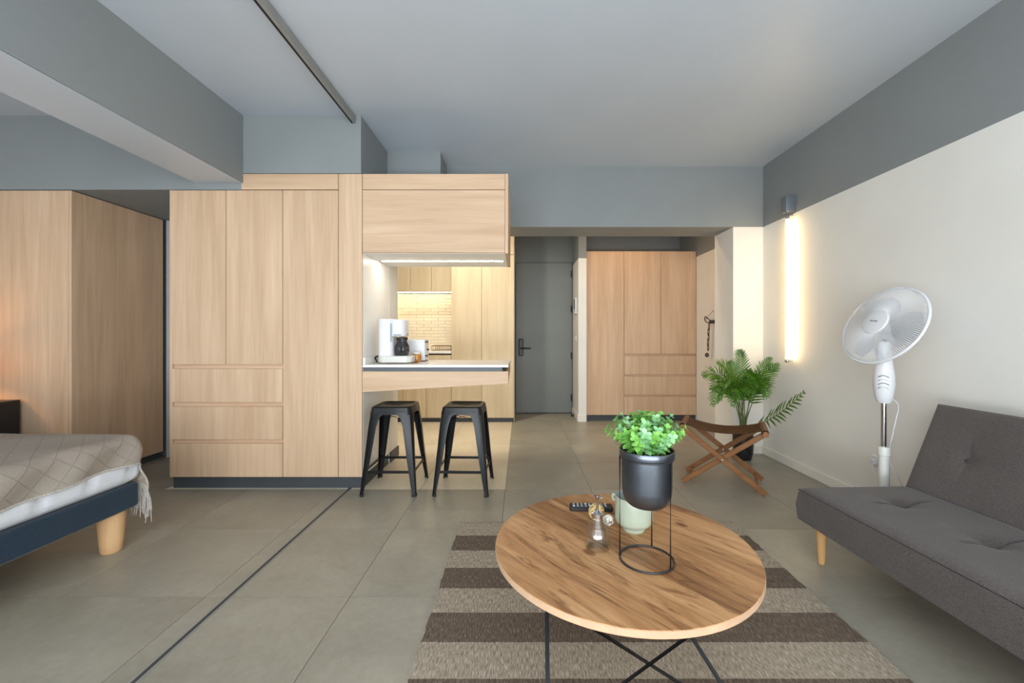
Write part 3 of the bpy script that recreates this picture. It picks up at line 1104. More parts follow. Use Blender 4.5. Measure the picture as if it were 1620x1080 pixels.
for k in range(330):
    x = -0.785 + 1.57 * (k + random.random()) / 330
    bm.faces.new([bm.verts.new(p) for p in ((x, -0.001, 0.005), (x + 0.004, -0.001, 0.005), (x + random.uniform(-0.003, 0.006), random.uniform(0.005, 0.016), 0.0015))])
o = obj('hem_fuzz', bm, 'fringe', t)
o['kind'] = 'stuff'

# ================================================================== ROUND COFFEE TABLE
TX, TY, TH, TR = 0.322, 1.336, 0.42, 0.402
ZR = 0.0086
ang = math.radians(-51)
t = thing('coffee_table', 'round coffee table of acacia planks on black crossed rods', 'table', (TX, TY, ZR))
ca, sa = math.cos(ang), math.sin(ang)
bounds = [-TR, -0.325, -0.235, -0.145, -0.065, 0.03, 0.115, 0.20, 0.285, 0.36, TR]
for k, (a, b) in enumerate(zip(bounds, bounds[1:])):
    a2, b2 = a + 0.0003, b - 0.0003
    a2 = max(a2, -TR + 0.0015)
    b2 = min(b2, TR - 0.0015)
    n = 28
    poly = []
    xa = math.sqrt(max(0, TR ** 2 - a2 ** 2))
    xb = math.sqrt(max(0, TR ** 2 - b2 ** 2))
    t1, t2 = math.atan2(a2, xa), math.atan2(b2, xb)
    for q in range(n + 1):
        th = t1 + (t2 - t1) * q / n
        poly.append((TR * math.cos(th), TR * math.sin(th)))
    for q in range(n + 1):
        th = PI - t2 + (t2 - t1) * q / n
        poly.append((TR * math.cos(th), TR * math.sin(th)))
    bm = bmesh.new()
    prism(bm, poly, TH - 0.020 - ZR, TH - ZR)
    hor = [e for e in bm.edges if abs(e.verts[0].co.z - e.verts[1].co.z) < 1e-6 and e.verts[0].co.z > TH - 0.01 - ZR
           and all(abs(v.co.x ** 2 + v.co.y ** 2 - TR ** 2) < 1e-4 for v in e.verts) and (e.verts[0].co - e.verts[1].co).length < 0.06]
    bmesh.ops.bevel(bm, geom=hor, offset=0.002, segments=2, affect='EDGES')
    o = obj('plank', bm, 'acacia', t, 30)
    o.rotation_euler = (0, 0, ang)
bm = bmesh.new()
lathe(bm, [(TR - 0.0005, TH - 0.0195 - ZR), (TR + 0.0012, TH - 0.0185 - ZR), (TR + 0.0012, TH - 0.0025 - ZR), (TR - 0.0005, TH - 0.0015 - ZR)], 120)
obj('edge_band', bm, plain('pale_edge_wood', (0.50, 0.32, 0.20), 0.45, var=0.12, scale=14), t, 40)
zt = TH - 0.020 - ZR
F1, F2, F3 = (-0.250, -0.235, 0.007), (0.300, -0.205, 0.007), (-0.02, 0.285, 0.007)
rods = [(F1, (-0.225, 0.25, zt)), (F2, (-0.275, -0.235, zt)), (F1, (0.279, -0.235, zt)), (F2, (0.035, 0.26, zt)), (F3, (-0.27, 0.02, zt)), (F3, (0.28, 0.03, zt))]
for a, b in rods:
    bm = bmesh.new()
    tube(bm, [a, b], 0.0065, 10)
    obj('leg_rod', bm, 'rod', t, 40)
for f in (F1, F2, F3):
    bm = bmesh.new()
    lathe(bm, [(0, -0.007), (0.013, -0.007), (0.013, 0.002), (0, 0.006)], 12, f)
    obj('foot_cap', bm, 'rubber', t, 40)
bm = bmesh.new()
tube(bm, [(0.30 * math.cos(q * 2 * PI / 40), 0.30 * math.sin(q * 2 * PI / 40), zt - 0.006) for q in range(40)], 0.005, 6, closed=True)
obj('support_ring', bm, 'rod', t, 50)

# ------------------------------------------------ planter on the table
px, py = 0.373, 1.229
t = thing('planter_stand', 'gunmetal planter with leafy plant in a black wire stand', 'planter', (px, py, TH))
R = 0.0775
bm = bmesh.new()
tube(bm, [(R * math.cos(q * 2 * PI / 56), R * math.sin(q * 2 * PI / 56), 0.003) for q in range(56)], 0.003, 8, closed=True)
obj('base_ring', bm, 'rod', t, 60)
for a in (166, -51, 62):
    a = math.radians(a)
    bm = bmesh.new()
    tube(bm, [(R * math.cos(a), R * math.sin(a), 0.003), (R * math.cos(a), R * math.sin(a), 0.305)], 0.0026, 8)
    obj('stand_rod', bm, 'rod', t, 60)
bm = bmesh.new()
tube(bm, [((R - 0.002) * math.cos(q * 2 * PI / 56), (R - 0.002) * math.sin(q * 2 * PI / 56), 0.3045) for q in range(56)], 0.0026, 8, closed=True)
obj('top_ring', bm, 'rod', t, 60)
bm = bmesh.new()
lathe(bm, [(0, 0.160), (0.035, 0.161), (0.052, 0.166), (0.063, 0.176), (0.069, 0.192), (0.0715, 0.215), (0.0725, 0.305), (0.0785, 0.308), (0.0795, 0.312), (0.0795, 0.327), (0.0785, 0.329), (0.0755, 0.329), (0.0745, 0.326), (0.070, 0.30), (0.069, 0.290)], 56)
obj('pot', bm, 'planter', t, 35)
bm = bmesh.new()
lathe(bm, [(0.0705, 0.306), (0.035, 0.311), (0, 0.314)], 30)
obj('soil', bm, 'soil', t, 60)


def leaf(bm, p, d, up, ln, wd, fold=0.25, mi=0):
    d = d.normalized()
    s = d.cross(up)
    s = s.normalized() if s.length > 1e-5 else frame_of(d)[0]
    nrm = s.cross(d).normalized()
    st = ((0.0, 0.12), (0.28, 0.85), (0.58, 1.0), (0.84, 0.6), (1.0, 0.0))
    mid, lf, rt = [], [], []
    for t_, w_ in st:
        c = p + d * (ln * t_) - nrm * (0.18 * ln * t_ * t_)
        mid.append(bm.verts.new(c))
        if w_ > 0:
            e = nrm * (fold * wd * w_)
            lf.append(bm.verts.new(c - s * (wd * w_) + e))
            rt.append(bm.verts.new(c + s * (wd * w_) + e))
    for k in range(len(st) - 1):
        for side, flip in ((lf, False), (rt, True)):
            if k < len(side) - 1:
                q = (mid[k], mid[k + 1], side[k + 1], side[k])
            else:
                q = (mid[k], mid[k + 1], side[k])
            f = bm.faces.new(q if not flip else q[::-1])
            f.material_index = mi
            f.smooth = True


rng = random.Random(3)
for k in range(58):
    az = k * 2.399963 + rng.uniform(-0.2, 0.2)
    rr = math.sqrt((k + 0.5) / 58)
    base = Vector((math.cos(az) * rr * 0.048, math.sin(az) * rr * 0.048, 0.310))
    lean = rr * 0.062 + rng.uniform(-0.008, 0.012)
    hh = 0.118 - 0.050 * rr * rr + rng.uniform(-0.016, 0.012)
    if k in (50, 53):
        lean, hh = 0.058, 0.105
    tip = base + Vector((math.cos(az) * lean, math.sin(az) * lean, hh))
    ctl = base + Vector((math.cos(az) * lean * 0.15, math.sin(az) * lean * 0.15, hh * 0.6))
    path = bez(base, ctl, tip, 9)
    bm = bmesh.new()
    tube(bm, path, [0.0011] * 8 + [0.0006], 5)
    for i in range(2, 9):
        p = path[i]
        d0 = (path[min(i + 1, 8)] - path[i - 1]).normalized()
        for s in range(3 if i < 8 else 4):
            th = i * 1.15 + s * (2 * PI / 3) + rng.uniform(-0.4, 0.4)
            a, b_ = frame_of(d0)
            out = a * math.cos(th) + b_ * math.sin(th)
            d = (out + d0 * rng.uniform(0.25, 0.9)).normalized()
            ln = (0.026 - 0.0012 * i) * rng.uniform(0.8, 1.15)
            leaf(bm, p, d, d0, ln, ln * 0.36, 0.25, 0)
    obj('sprig', bm, 'bush_a' if rng.random() < 0.62 else 'bush_b', t, None)

# ------------------------------------------------ celadon cup
t = thing('ceramic_cup', 'pale green fluted ceramic cup with two lugs on table', 'cup', (0.386, 1.42, TH))
seg = 64
bm = bmesh.new()
prof = [(0, 0.0), (0.036, 0.0), (0.038, 0.004), (0.038, 0.012), (0.044, 0.018), (0.056, 0.025), (0.0610, 0.036), (0.062, 0.060), (0.062, 0.112), (0.0605, 0.116), (0.0585, 0.116)]
lathe(bm, prof, seg)
for v in bm.verts:
    rr = math.hypot(v.co.x, v.co.y)
    if rr > 0.05 and v.co.z < 0.112:
        f = 1 + 0.018 * abs(math.sin(4.5 * math.atan2(v.co.y, v.co.x)))
        v.co.x *= f
        v.co.y *= f
obj('cup_body', bm, 'celadon', t, 40)
bm = bmesh.new()
lathe(bm, [(0.0585, 0.116), (0.0575, 0.112), (0.0575, 0.05), (0.048, 0.02), (0, 0.016)], 48)
obj('cup_inside', bm, 'celadon_in', t, 40)
for a in (158, -38):
    a = math.radians(a)
    bm = bmesh.new()
    d = Vector((math.cos(a), math.sin(a), 0))
    tube(bm, smooth_path([d * 0.060 + Vector((0, 0, 0.108)), d * 0.068 + Vector((0, 0, 0.111)), d * 0.071 + Vector((0, 0, 0.102)), d * 0.067 + Vector((0, 0, 0.094)), d * 0.060 + Vector((0, 0, 0.093))], 4), 0.0055, 8)
    obj('lug', bm, 'celadon', t, 60)

# ------------------------------------------------ glass dispenser
t = thing('soap_dispenser', 'clear glass pump dispenser bottle on the round table', 'bottle', (0.240, 1.300, TH))
bm = bmesh.new()
outer = [(0, 0.0), (0.034, 0.0), (0.0395, 0.005), (0.040, 0.014), (0.039, 0.030), (0.035, 0.052), (0.0305, 0.064), (0.029, 0.070), (0.030, 0.074), (0.027, 0.080), (0.019, 0.087), (0.0175, 0.091), (0.0175, 0.102)]
inner = [(0.0150, 0.102), (0.0150, 0.092), (0.0255, 0.076), (0.0275, 0.064), (0.032, 0.052), (0.0355, 0.032), (0.036, 0.016), (0.032, 0.010), (0, 0.009)]
lathe(bm, outer + inner, 48)
obj('bottle_body', bm, 'bottle', t, 40)
bm = bmesh.new()
lathe(bm, [(0.0188, 0.096), (0.0188, 0.108), (0.010, 0.112), (0.006, 0.116), (0.0042, 0.118), (0.0042, 0.150), (0.0075, 0.154), (0.0075, 0.163), (0, 0.165)], 24)
pm = obj('pump', bm, 'chrome', t, 40)
bm = bmesh.new()
tube(bm, [(-0.010, 0.004, 0.161), (0.006, -0.008, 0.161), (0.013, -0.014, 0.158)], [0.0032, 0.0032, 0.0026], 8)
obj('nozzle', bm, 'chrome', pm, 50)
bm = bmesh.new()
tube(bm, [(0, 0, 0.096), (0.002, 0, 0.02)], 0.0026, 8)
obj('dip_tube', bm, 'steel', t, 50)


def rattan_ball(label, loc, r, mat, n, seed):
    t_ = thing('rattan_ball', label, 'ornament', loc, 0, 'woven ornament balls')
    rg = random.Random(seed)
    for _ in range(n):
        bm_ = bmesh.new()
        ax = Vector((rg.gauss(0, 1), rg.gauss(0, 1), rg.gauss(0, 1))).normalized()
        a_, b__ = frame_of(ax)
        rr_ = r * rg.uniform(0.93, 1.0) - 0.0016
        off = ax * rg.uniform(-0.35, 0.35) * r
        rad = math.sqrt(max(1e-8, rr_ * rr_ - off.length_squared))
        tube(bm_, [Vector((0, 0, r)) + off + (a_ * math.cos(q * 2 * PI / 24) + b__ * math.sin(q * 2 * PI / 24)) * rad for q in range(24)], 0.0016, 5, closed=True)
        obj('strand', bm_, mat, t_, 60)


rattan_ball('larger yellow woven rattan ball behind the glass dispenser', (0.272, 1.490, TH), 0.030, 'rattan', 14, 5)
rattan_ball('smaller white woven ball beside the ceramic cup', (0.306, 1.448, TH), 0.0195, 'rattan_white', 11, 9)

t = thing('remote_control', 'black remote control lying behind the glass dispenser', 'remote', (0.268, 1.582, TH), math.radians(-3))
bm = bmesh.new()
rprism(bm, -0.082, 0.082, -0.021, 0.021, 0.0, 0.017, 0.008, 4, 0.003)
obj('case', bm, 'black', t, 40)
for i in range(9):
    for j in range(3):
        B('button', (-0.070 + i * 0.015, -0.062 + i * 0.015, -0.015 + j * 0.0115, -0.009 + j * 0.0115, 0.0165, 0.0185), 'grey_plastic' if (i + j) % 5 else 'white_plastic', t)

# ================================================================== SOFA
SX, SY = 1.366, 2.046
sa_ = math.radians(1.9)
sofa = thing('sofa_bed', 'charcoal grey tufted sofa bed with beech legs', 'sofa', (SX, SY, 0), sa_)
# local: x towards the wall, y negative towards the camera
SL, SD = 1.80, 0.56


def padded(bm, lx, ly, hgt, r, fn, nx=48, ny=300):
    """slab with softly rounded upper edge; fn(x, y) gives the relief of the top"""
    def spread(n, l):
        out = []
        ks = 6
        for k in range(ks):
            out.append(r * (1 - math.cos(PI / 2 * k / ks)) if k else 0.0)
        inner_n = n - 2 * ks
        for k in range(inner_n + 1):
            out.append(r + (l - 2 * r) * k / inner_n)
        for k in range(ks - 1, -1, -1):
            out.append(l - (r * (1 - math.cos(PI / 2 * k / ks)) if k else 0.0))
        return out
    xs_, ys_ = spread(nx, lx), spread(ny, ly)
    V = []
    for y in ys_:
        row = []
        for x in xs_:
            e = min(x, lx - x)
            f = min(y, ly - y)
            z = hgt
            for q in (e, f):
                if q < r:
                    z -= (r - math.sqrt(max(0, r * r - (r - q) ** 2))) * 0.9
            k = min(1, e / (2 * r)) * min(1, f / (2 * r))
            row.append(bm.verts.new((x, y, z + fn(x, y) * k)))
        V.append(row)
    for j in range(len(V) - 1):
        for i in range(len(V[0]) - 1):
            bm.faces.new((V[j][i], V[j][i + 1], V[j + 1][i + 1], V[j + 1][i]))
    border = V[0] + [row[-1] for row in V[1:]] + V[-1][-2::-1] + [row[0] for row in V[-2:0:-1]]
    lo_ = []
    mid_ = []
    for v in border:
        cx, cy = v.co.x - lx / 2, v.co.y - ly / 2
        mid_.append(bm.verts.new((v.co.x + 0.006 * math.copysign(1, cx) * (abs(cx) > lx / 2 - 1e-4), v.co.y + 0.006 * math.copysign(1, cy) * (abs(cy) > ly / 2 - 1e-4), hgt * 0.45)))
        lo_.append(bm.verts.new((v.co.x, v.co.y, 0)))
    n = len(border)
    for k in range(n):
        bm.faces.new((border[k], border[(k + 1) % n], mid_[(k + 1) % n], mid_[k]))
        bm.faces.new((mid_[k], mid_[(k + 1) % n], lo_[(k + 1) % n], lo_[k]))
    bm.faces.new(lo_)


def tuft(buttons, sigma=0.03, depth=0.022, crease=0.006, puff=0.010):
    def fn(x, y):
        z = puff
        for bx_, by_ in buttons:
            d2 = ((x - bx_) ** 2 + (y - by_) ** 2)
            z -= depth * math.exp(-d2 / (2 * sigma ** 2)) + 0.012 * math.exp(-d2 / (2 * (0.09 ** 2)))
            dy = abs(y - by_ + 0.02 * (x - bx_))
            z -= crease * math.exp(-(dy / 0.007) ** 2) * math.exp(-((x - bx_) / 0.13) ** 4)
        return z
    return fn


zb, ztop = 0.182, 0.336
# seat built with its own y running away from the far end
bt = [(0.325, 0.205 + 0.35 * k) for k in range(5)]
bm = bmesh.new()
padded(bm, SD, SL, ztop - zb, 0.022, tuft(bt, crease=0.011))
for v in bm.verts:
    v.co.y = -v.co.y
    v.co.z += zb
seat = obj('seat', bm, 'sofa', sofa, 50)
bm = bmesh.new()
pz = ztop - 0.010
tube(bm, [(0.004, -0.004, pz), (SD - 0.004, -0.004, pz), (SD - 0.004, -SL + 0.004, pz), (0.004, -SL + 0.004, pz)], 0.004, 6, closed=True)
obj('piping', bm, 'piping', seat)
for x_, y_ in bt:
    bm = bmesh.new()
    lathe(bm, [(0, 0.006), (0.008, 0.004), (0.011, 0)], 14, (x_, -y_, ztop - 0.027))
    obj('button', bm, 'piping', seat, 60)
# backrest, leaning towards the wall
BH = 0.452
bt2 = [(0.215, 0.205 + 0.35 * k) for k in range(5)]
bm = bmesh.new()
padded(bm, BH, SL - 0.02, 0.092, 0.020, tuft(bt2, depth=0.012, crease=0.003, puff=0.006))
lean = math.atan2(0.165, 0.406)
# u = up along the backrest, n = out of it towards the room
U = Vector((math.sin(lean), 0, math.cos(lean)))
Nn = Vector((-math.cos(lean), 0, math.sin(lean)))
foot = Vector((0.525, -0.012, ztop - 0.005)) - Nn * 0.092
for v in bm.verts:
    u, yy, z = v.co
    v.co = foot + U * u + Vector((0, -yy, 0)) + Nn * z
back = obj('backrest', bm, 'sofa', sofa, 50)
bm = bmesh.new()
ring = []
for u, yy in ((0.006, 0.004), (BH - 0.006, 0.004), (BH - 0.006, SL - 0.024), (0.006, SL - 0.024)):
    ring.append(foot + U * u + Vector((0, -yy, 0)) + Nn * 0.082)
tube(bm, ring, 0.004, 6, closed=True)
obj('piping', bm, 'piping', back)
for u, yy in bt2:
    bm = bmesh.new()
    lathe(bm, [(0, 0.005), (0.007, 0.003), (0.010, 0)], 14)
    o = obj('button', bm, 'piping', back, 60)
    q = Vector((0, 0, 1)).rotation_difference(Nn)
    o.rotation_mode = 'QUATERNION'
    o.rotation_quaternion = q
    o.location = foot + U * u + Vector((0, -yy, 0)) + Nn * 0.076
for x_, y_ in ((0.062, -0.075), (0.50, -0.075), (0.062, -1.72), (0.50, -1.72)):
    bm = bmesh.new()
    lathe(bm, [(0, 0), (0.0135, 0), (0.015, 0.004), (0.0245, 0.19), (0, 0.19)], 24, (x_, y_, 0))
    obj('leg', bm, 'leg_wood', sofa, 40)

# ================================================================== PEDESTAL FAN
FX, FY = 1.965, 2.245
fan = thing('pedestal_fan', 'white pedestal fan turned towards the room behind the sofa', 'fan', (FX, FY, 0))
bm = bmesh.new()
lathe(bm, [(0, 0), (0.19, 0), (0.195, 0.008), (0.17, 0.022), (0.05, 0.035), (0.03, 0.05), (0, 0.05)], 40)
obj('base', bm, 'white_plastic', fan, 40)
bm = bmesh.new()
lathe(bm, [(0, 0.05), (0.024, 0.05), (0.024, 0.44), (0, 0.44)], 24)
obj('lower_pole', bm, 'offwhite_plastic', fan, 40)
bm = bmesh.new()
lathe(bm, [(0.024, 0.435), (0.0285, 0.437), (0.0285, 0.472), (0.026, 0.482), (0.013, 0.483)], 24)
obj('collar', bm, 'offwhite_plastic', fan, 40)
bm = bmesh.new()
lathe(bm, [(0, 0.47), (0.0125, 0.47), (0.0125, 0.735), (0, 0.735)], 24)
obj('chrome_pole', bm, 'chrome', fan, 40)
bm = bmesh.new()
lathe(bm, [(0, 0.718), (0.028, 0.719), (0.034, 0.728), (0.042, 0.765), (0.048, 0.82), (0.047, 0.865), (0.040, 0.92), (0.034, 0.97), (0.031, 1.04), (0.026, 1.05), (0, 1.052)], 32)
bd = obj('control_body', bm, 'white_plastic', fan, 40)
for k in range(4):
    bm = bmesh.new()
    a0 = math.radians(228)
    pts = []
    for q in range(7):
        a = a0 + math.radians(-26 + 52 * q / 6)
        rr_ = 0.0475 + 0.001
        pts.append((rr_ * math.cos(a), rr_ * math.sin(a), 0.800 + 0.020 * k + 0.010 * math.sin(q / 6 * PI)))
    tube(bm, pts, 0.003, 6)
    obj('speed_button', bm, 'grey_plastic' if k % 2 else 'white_plastic', bd, 60)
# head: local z is the axis the fan faces along
face = Vector((-0.90, -0.10, 0.42)).normalized()
q = Vector((0, 0, 1)).rotation_difference(face)
HM = Matrix.Translation(Vector((0.03, 0.0, 1.118))) @ q.to_matrix().to_4x4()
RF = 0.222
zf = 0.075
bm = bmesh.new()
lathe(bm, [(0, -0.115), (0.045, -0.11), (0.062, -0.09), (0.066, -0.03), (0.060, 0.0), (0, 0.0)], 28)
obj('motor_housing', bm, 'white_plastic', fan, 40, mtx=HM)
bm = bmesh.new()
tube(bm, [(RF * math.cos(k * 2 * PI / 80), RF * math.sin(k * 2 * PI / 80), 0.045) for k in range(80)], 0.0075, 8, closed=True)
obj('rim', bm, 'white_plastic', fan, 60, mtx=HM)


def cage(z_edge, z_mid, r_in, z_in, n, name):
    bm_ = bmesh.new()
    for k in range(n):
        a = k * 2 * PI / n
        pts = []
        for r_, z_ in ((RF, z_edge), (RF * 0.93, z_edge + (z_mid - z_edge) * 0.55), (RF * 0.7, z_mid), (r_in, z_in)):
            pts.append((r_ * math.cos(a), r_ * math.sin(a), z_))
        tube(bm_, pts, 0.0011, 4)
    o_ = obj(name, bm_, 'white_plastic', fan, None, mtx=HM)
    o_['kind'] = 'stuff'


cage(0.047, 0.085, 0.066, 0.092, 130, 'front_grille')
cage(0.043, -0.01, 0.066, -0.028, 130, 'rear_grille')
bm = bmesh.new()
lathe(bm, [(0.067, 0.083), (0.070, 0.091), (0.066, 0.098), (0.040, 0.1035), (0, 0.105)], 40)
hb = obj('hub_cap', bm, 'white_plastic', fan, 40, mtx=HM)
# small grey printed mark on the cap
bm = bmesh.new()
for k, wd in enumerate((0.007, 0.007, 0.005, 0.007, 0.006)):
    box(bm, -0.0035, 0.0035, -0.021 + k * 0.0088, -0.021 + k * 0.0088 + wd, 0.1046, 0.1058)
o = obj('printed_mark', bm, 'mark', hb)
for k in range(3):
    bm = bmesh.new()
    a0 = k * 2 * PI / 3 + 0.4
    loops = []
    rows = []
    for i in range(9):
        r_ = 0.035 + 0.160 * i / 8
        wdt = 0.35 + 0.55 * math.sin(PI * min(1, i / 8 * 0.85 + 0.12))
        row = []
        for j in range(7):
            s_ = j / 6
            a = a0 + (s_ - 0.5) * wdt * 1.5 + 0.25 * i / 8
            row.append(bm.verts.new((r_ * math.cos(a), r_ * math.sin(a), 0.030 + 0.036 * (s_ - 0.5))))
        rows.append(row)
    for i in range(8):
        for j in range(6):
            bm.faces.new((rows[i][j], rows[i][j + 1], rows[i + 1][j + 1], rows[i + 1][j]))
    bmesh.ops.solidify(bm, geom=bm.faces[:], thickness=0.0025)
    obj('blade', bm, 'white_plastic', fan, 50, mtx=HM)
bm = bmesh.new()
lathe(bm, [(0, 0.0), (0.03, 0.0), (0.034, 0.06), (0.02, 0.07), (0, 0.07)], 24)
obj('blade_hub', bm, 'white_plastic', fan, 40, mtx=HM)
bm = bmesh.new()
tube(bm, smooth_path([(0.035, -0.01, 0.745), (0.060, -0.02, 0.70), (0.045, -0.01, 0.58), (0.055, 0.03, 0.42), (0.10, 0.02, 0.30), (0.14, 0.0, 0.2), (0.215, -0.02, 0.26)], 8), 0.0028, 6)
obj('power_cord', bm, 'white_plastic', fan, 60)
t = thing('wall_plug', 'white plug with thin cord on wall behind fan pole', 'plug', (XR - 0.001, 2.58, 0.30))
B('plate', (-0.010, 0, -0.035, 0.035, -0.035, 0.035), 'white_plastic', t, bev=0.004)
bm = bmesh.new()
rprism(bm, -0.038, -0.010, -0.016, 0.016, -0.016, 0.016, 0.007, 4, 0.003)
pg = obj('plug_body', bm, 'white_plastic', t, 40)
bm = bmesh.new()
tube(bm, smooth_path([(-0.036, -0.004, -0.01), (-0.045, -0.02, -0.05), (-0.02, -0.06, -0.12), (-0.02, -0.15, -0.17), (-0.02, -0.3, -0.15)], 6), 0.0028, 6)
obj('plug_cord', bm, 'white_plastic', t, 60)

# ================================================================== LED TUBE WALL LAMP
LY = 3.385
lamp = thing('tube_wall_lamp', 'vertical glowing tube lamp on the white wall above palm', 'lamp', (XR, LY, 0.0))
bm = bmesh.new()
box(bm, -0.075, 0.0, -0.036, 0.036, 2.085, 2.215, bev=0.004, seg=2)
obj('driver_box', bm, plain('blue_grey_metal', (0.20, 0.22, 0.24), 0.4, metal=0.4), lamp, 40)
bm = bmesh.new()
lathe(bm, [(0, 2.03), (0.014, 2.03), (0.014, 2.055), (0.010, 2.06), (0.010, 2.09), (0, 2.09)], 16, (-0.045, 0, 0))
obj('upper_socket', bm, 'chrome', lamp, 40)
B('upper_bracket', (-0.045, 0.0, -0.006, 0.006, 2.060, 2.072), 'chrome', lamp)
bm = bmesh.new()
lathe(bm, [(0, 0.885), (0.0125, 0.885), (0.0125, 2.035), (0, 2.035)], 20, (-0.045, 0, 0))
obj('tube', bm, glow('tube_glow', (1.0, 0.71, 0.35), 27.0), lamp, 40)
bm = bmesh.new()
lathe(bm, [(0, 0.862), (0.014, 0.862), (0.017, 0.870), (0.017, 0.884), (0.0125, 0.890), (0, 0.890)], 16, (-0.045, 0, 0))
sk = obj('lower_socket', bm, 'chrome', lamp, 40)
bm = bmesh.new()
tube(bm, [(-0.045, -0.012, 0.873), (-0.045, -0.03, 0.873)], 0.006, 8)
tube(bm, [(-0.045, 0.012, 0.873), (-0.045, 0.03, 0.873)], 0.006, 8)
obj('clip_screw', bm, 'chrome', lamp, 40)
B('lower_bracket', (-0.04, 0.0, -0.006, 0.006, 0.868, 0.880), 'chrome', lamp)

# ================================================================== FOLDING STOOL
fs = thing('folding_stool', 'brown wooden folding camp stool with leather seat', 'stool', (1.488, 3.055, 0), math.radians(-27))
hw, hd, hh = 0.262, 0.165, 0.415


def bar(bm, a, b_, wd, th, side):
    """squared rod from a to b, wd along side"""
    a, b_, side = Vector(a), Vector(b_), Vector(side).normalized()
    d = (b_ - a).normalized()
    n = d.cross(side).normalized()
    s = n.cross(d).normalized()
    r_ = 0.25
    loops = []
    for p in (a, b_):
        L_ = []
        for u_, v_ in ((-1, -1 + r_), (-1 + r_, -1), (1 - r_, -1), (1, -1 + r_), (1, 1 - r_), (1 - r_, 1), (-1 + r_, 1), (-1, 1 - r_)):
            L_.append(p + s * (u_ * wd / 2) + n * (v_ * th / 2))
        loops.append(L_)
    loft(bm, loops)


for yy, sgn in ((-hd, 1), (hd, 1), (-hd + 0.028, -1), (hd - 0.028, -1)):
    bm = bmesh.new()
    bar(bm, (sgn * hw, yy, 0.014), (-sgn * hw, yy, hh), 0.024, 0.034, (0, 1, 0))
    obj('leg', bm, 'teak', fs)
for sgn in (-1, 1):
    bm = bmesh.new()
    tube(bm, [(sgn * hw, -hd - 0.035, hh + 0.005), (sgn * hw, hd + 0.035, hh + 0.005)], 0.019, 14)
    obj('seat_rail', bm, 'teak', fs, 40)
    bm = bmesh.new()
    y0, y1 = (-hd, hd) if sgn > 0 else (-hd + 0.028, hd - 0.028)
    k = 0.82
    tube(bm, [(sgn * hw * k, y0, 0.05), (sgn * hw * k, y1, 0.05)], 0.010, 10)
    obj('stretcher', bm, 'teak', fs, 40)
for yy in (-hd + 0.014, hd - 0.014):
    bm = bmesh.new()
    tube(bm, [(0, yy - 0.032, 0.2145), (0, yy + 0.032, 0.2145)], 0.006, 10)
    obj('pivot_bolt', bm, 'steel', fs, 40)
bm = bmesh.new()
rows = []
nn = 28
for i in range(nn + 1):
    u = -1 + 2 * i / nn
    x_ = u * (hw + 0.004)
    sag = 0.048 * (1 - u * u)
    z_ = hh + 0.0265 - sag
    rows.append([bm.verts.new((x_, yy, z_ - 0.004 * (1 - (yy / hd) ** 2))) for yy in (-hd + 0.012, -hd * 0.5, 0, hd * 0.5, hd - 0.012)])
for i in range(nn):
    for j in range(4):
        bm.faces.new((rows[i][j], rows[i + 1][j], rows[i + 1][j + 1], rows[i][j + 1]))
bmesh.ops.solidify(bm, geom=bm.faces[:], thickness=0.004)
obj('seat_sling', bm, 'leather', fs, 50)
for sgn in (-1, 1):
    bm = bmesh.new()
    pts = [(sgn * hw + 0.0225 * math.cos(a), 0, hh + 0.005 + 0.0225 * math.sin(a)) for a in (2 * PI * k_ / 16 for k_ in range(16))]
    loft(bm, [[(p[0], y_, p[2]) for p in pts] for y_ in (-hd + 0.012, hd - 0.012)], cap=False)
    obj('seat_loop', bm, 'leather', fs, 40)

# ================================================================== POTTED PALM
PX, PY = 1.945, 3.63
palm = thing('potted_palm', 'green palm in a small black pot in the corner', 'plant', (PX, PY, 0))
bm = bmesh.new()
lathe(bm, [(0, 0), (0.058, 0), (0.066, 0.006), (0.078, 0.06), (0.084, 0.14), (0.082, 0.21), (0.076, 0.26), (0.079, 0.265), (0.079, 0.272), (0.072, 0.272), (0.069, 0.25), (0, 0.245)], 40)
obj('pot', bm, plain('black_glazed_pot', (0.012, 0.011, 0.014), 0.25), palm, 40)
bm = bmesh.new()
lathe(bm, [(0.070, 0.248), (0.03, 0.256), (0, 0.26)], 24)
obj('soil', bm, 'soil', palm, 60)


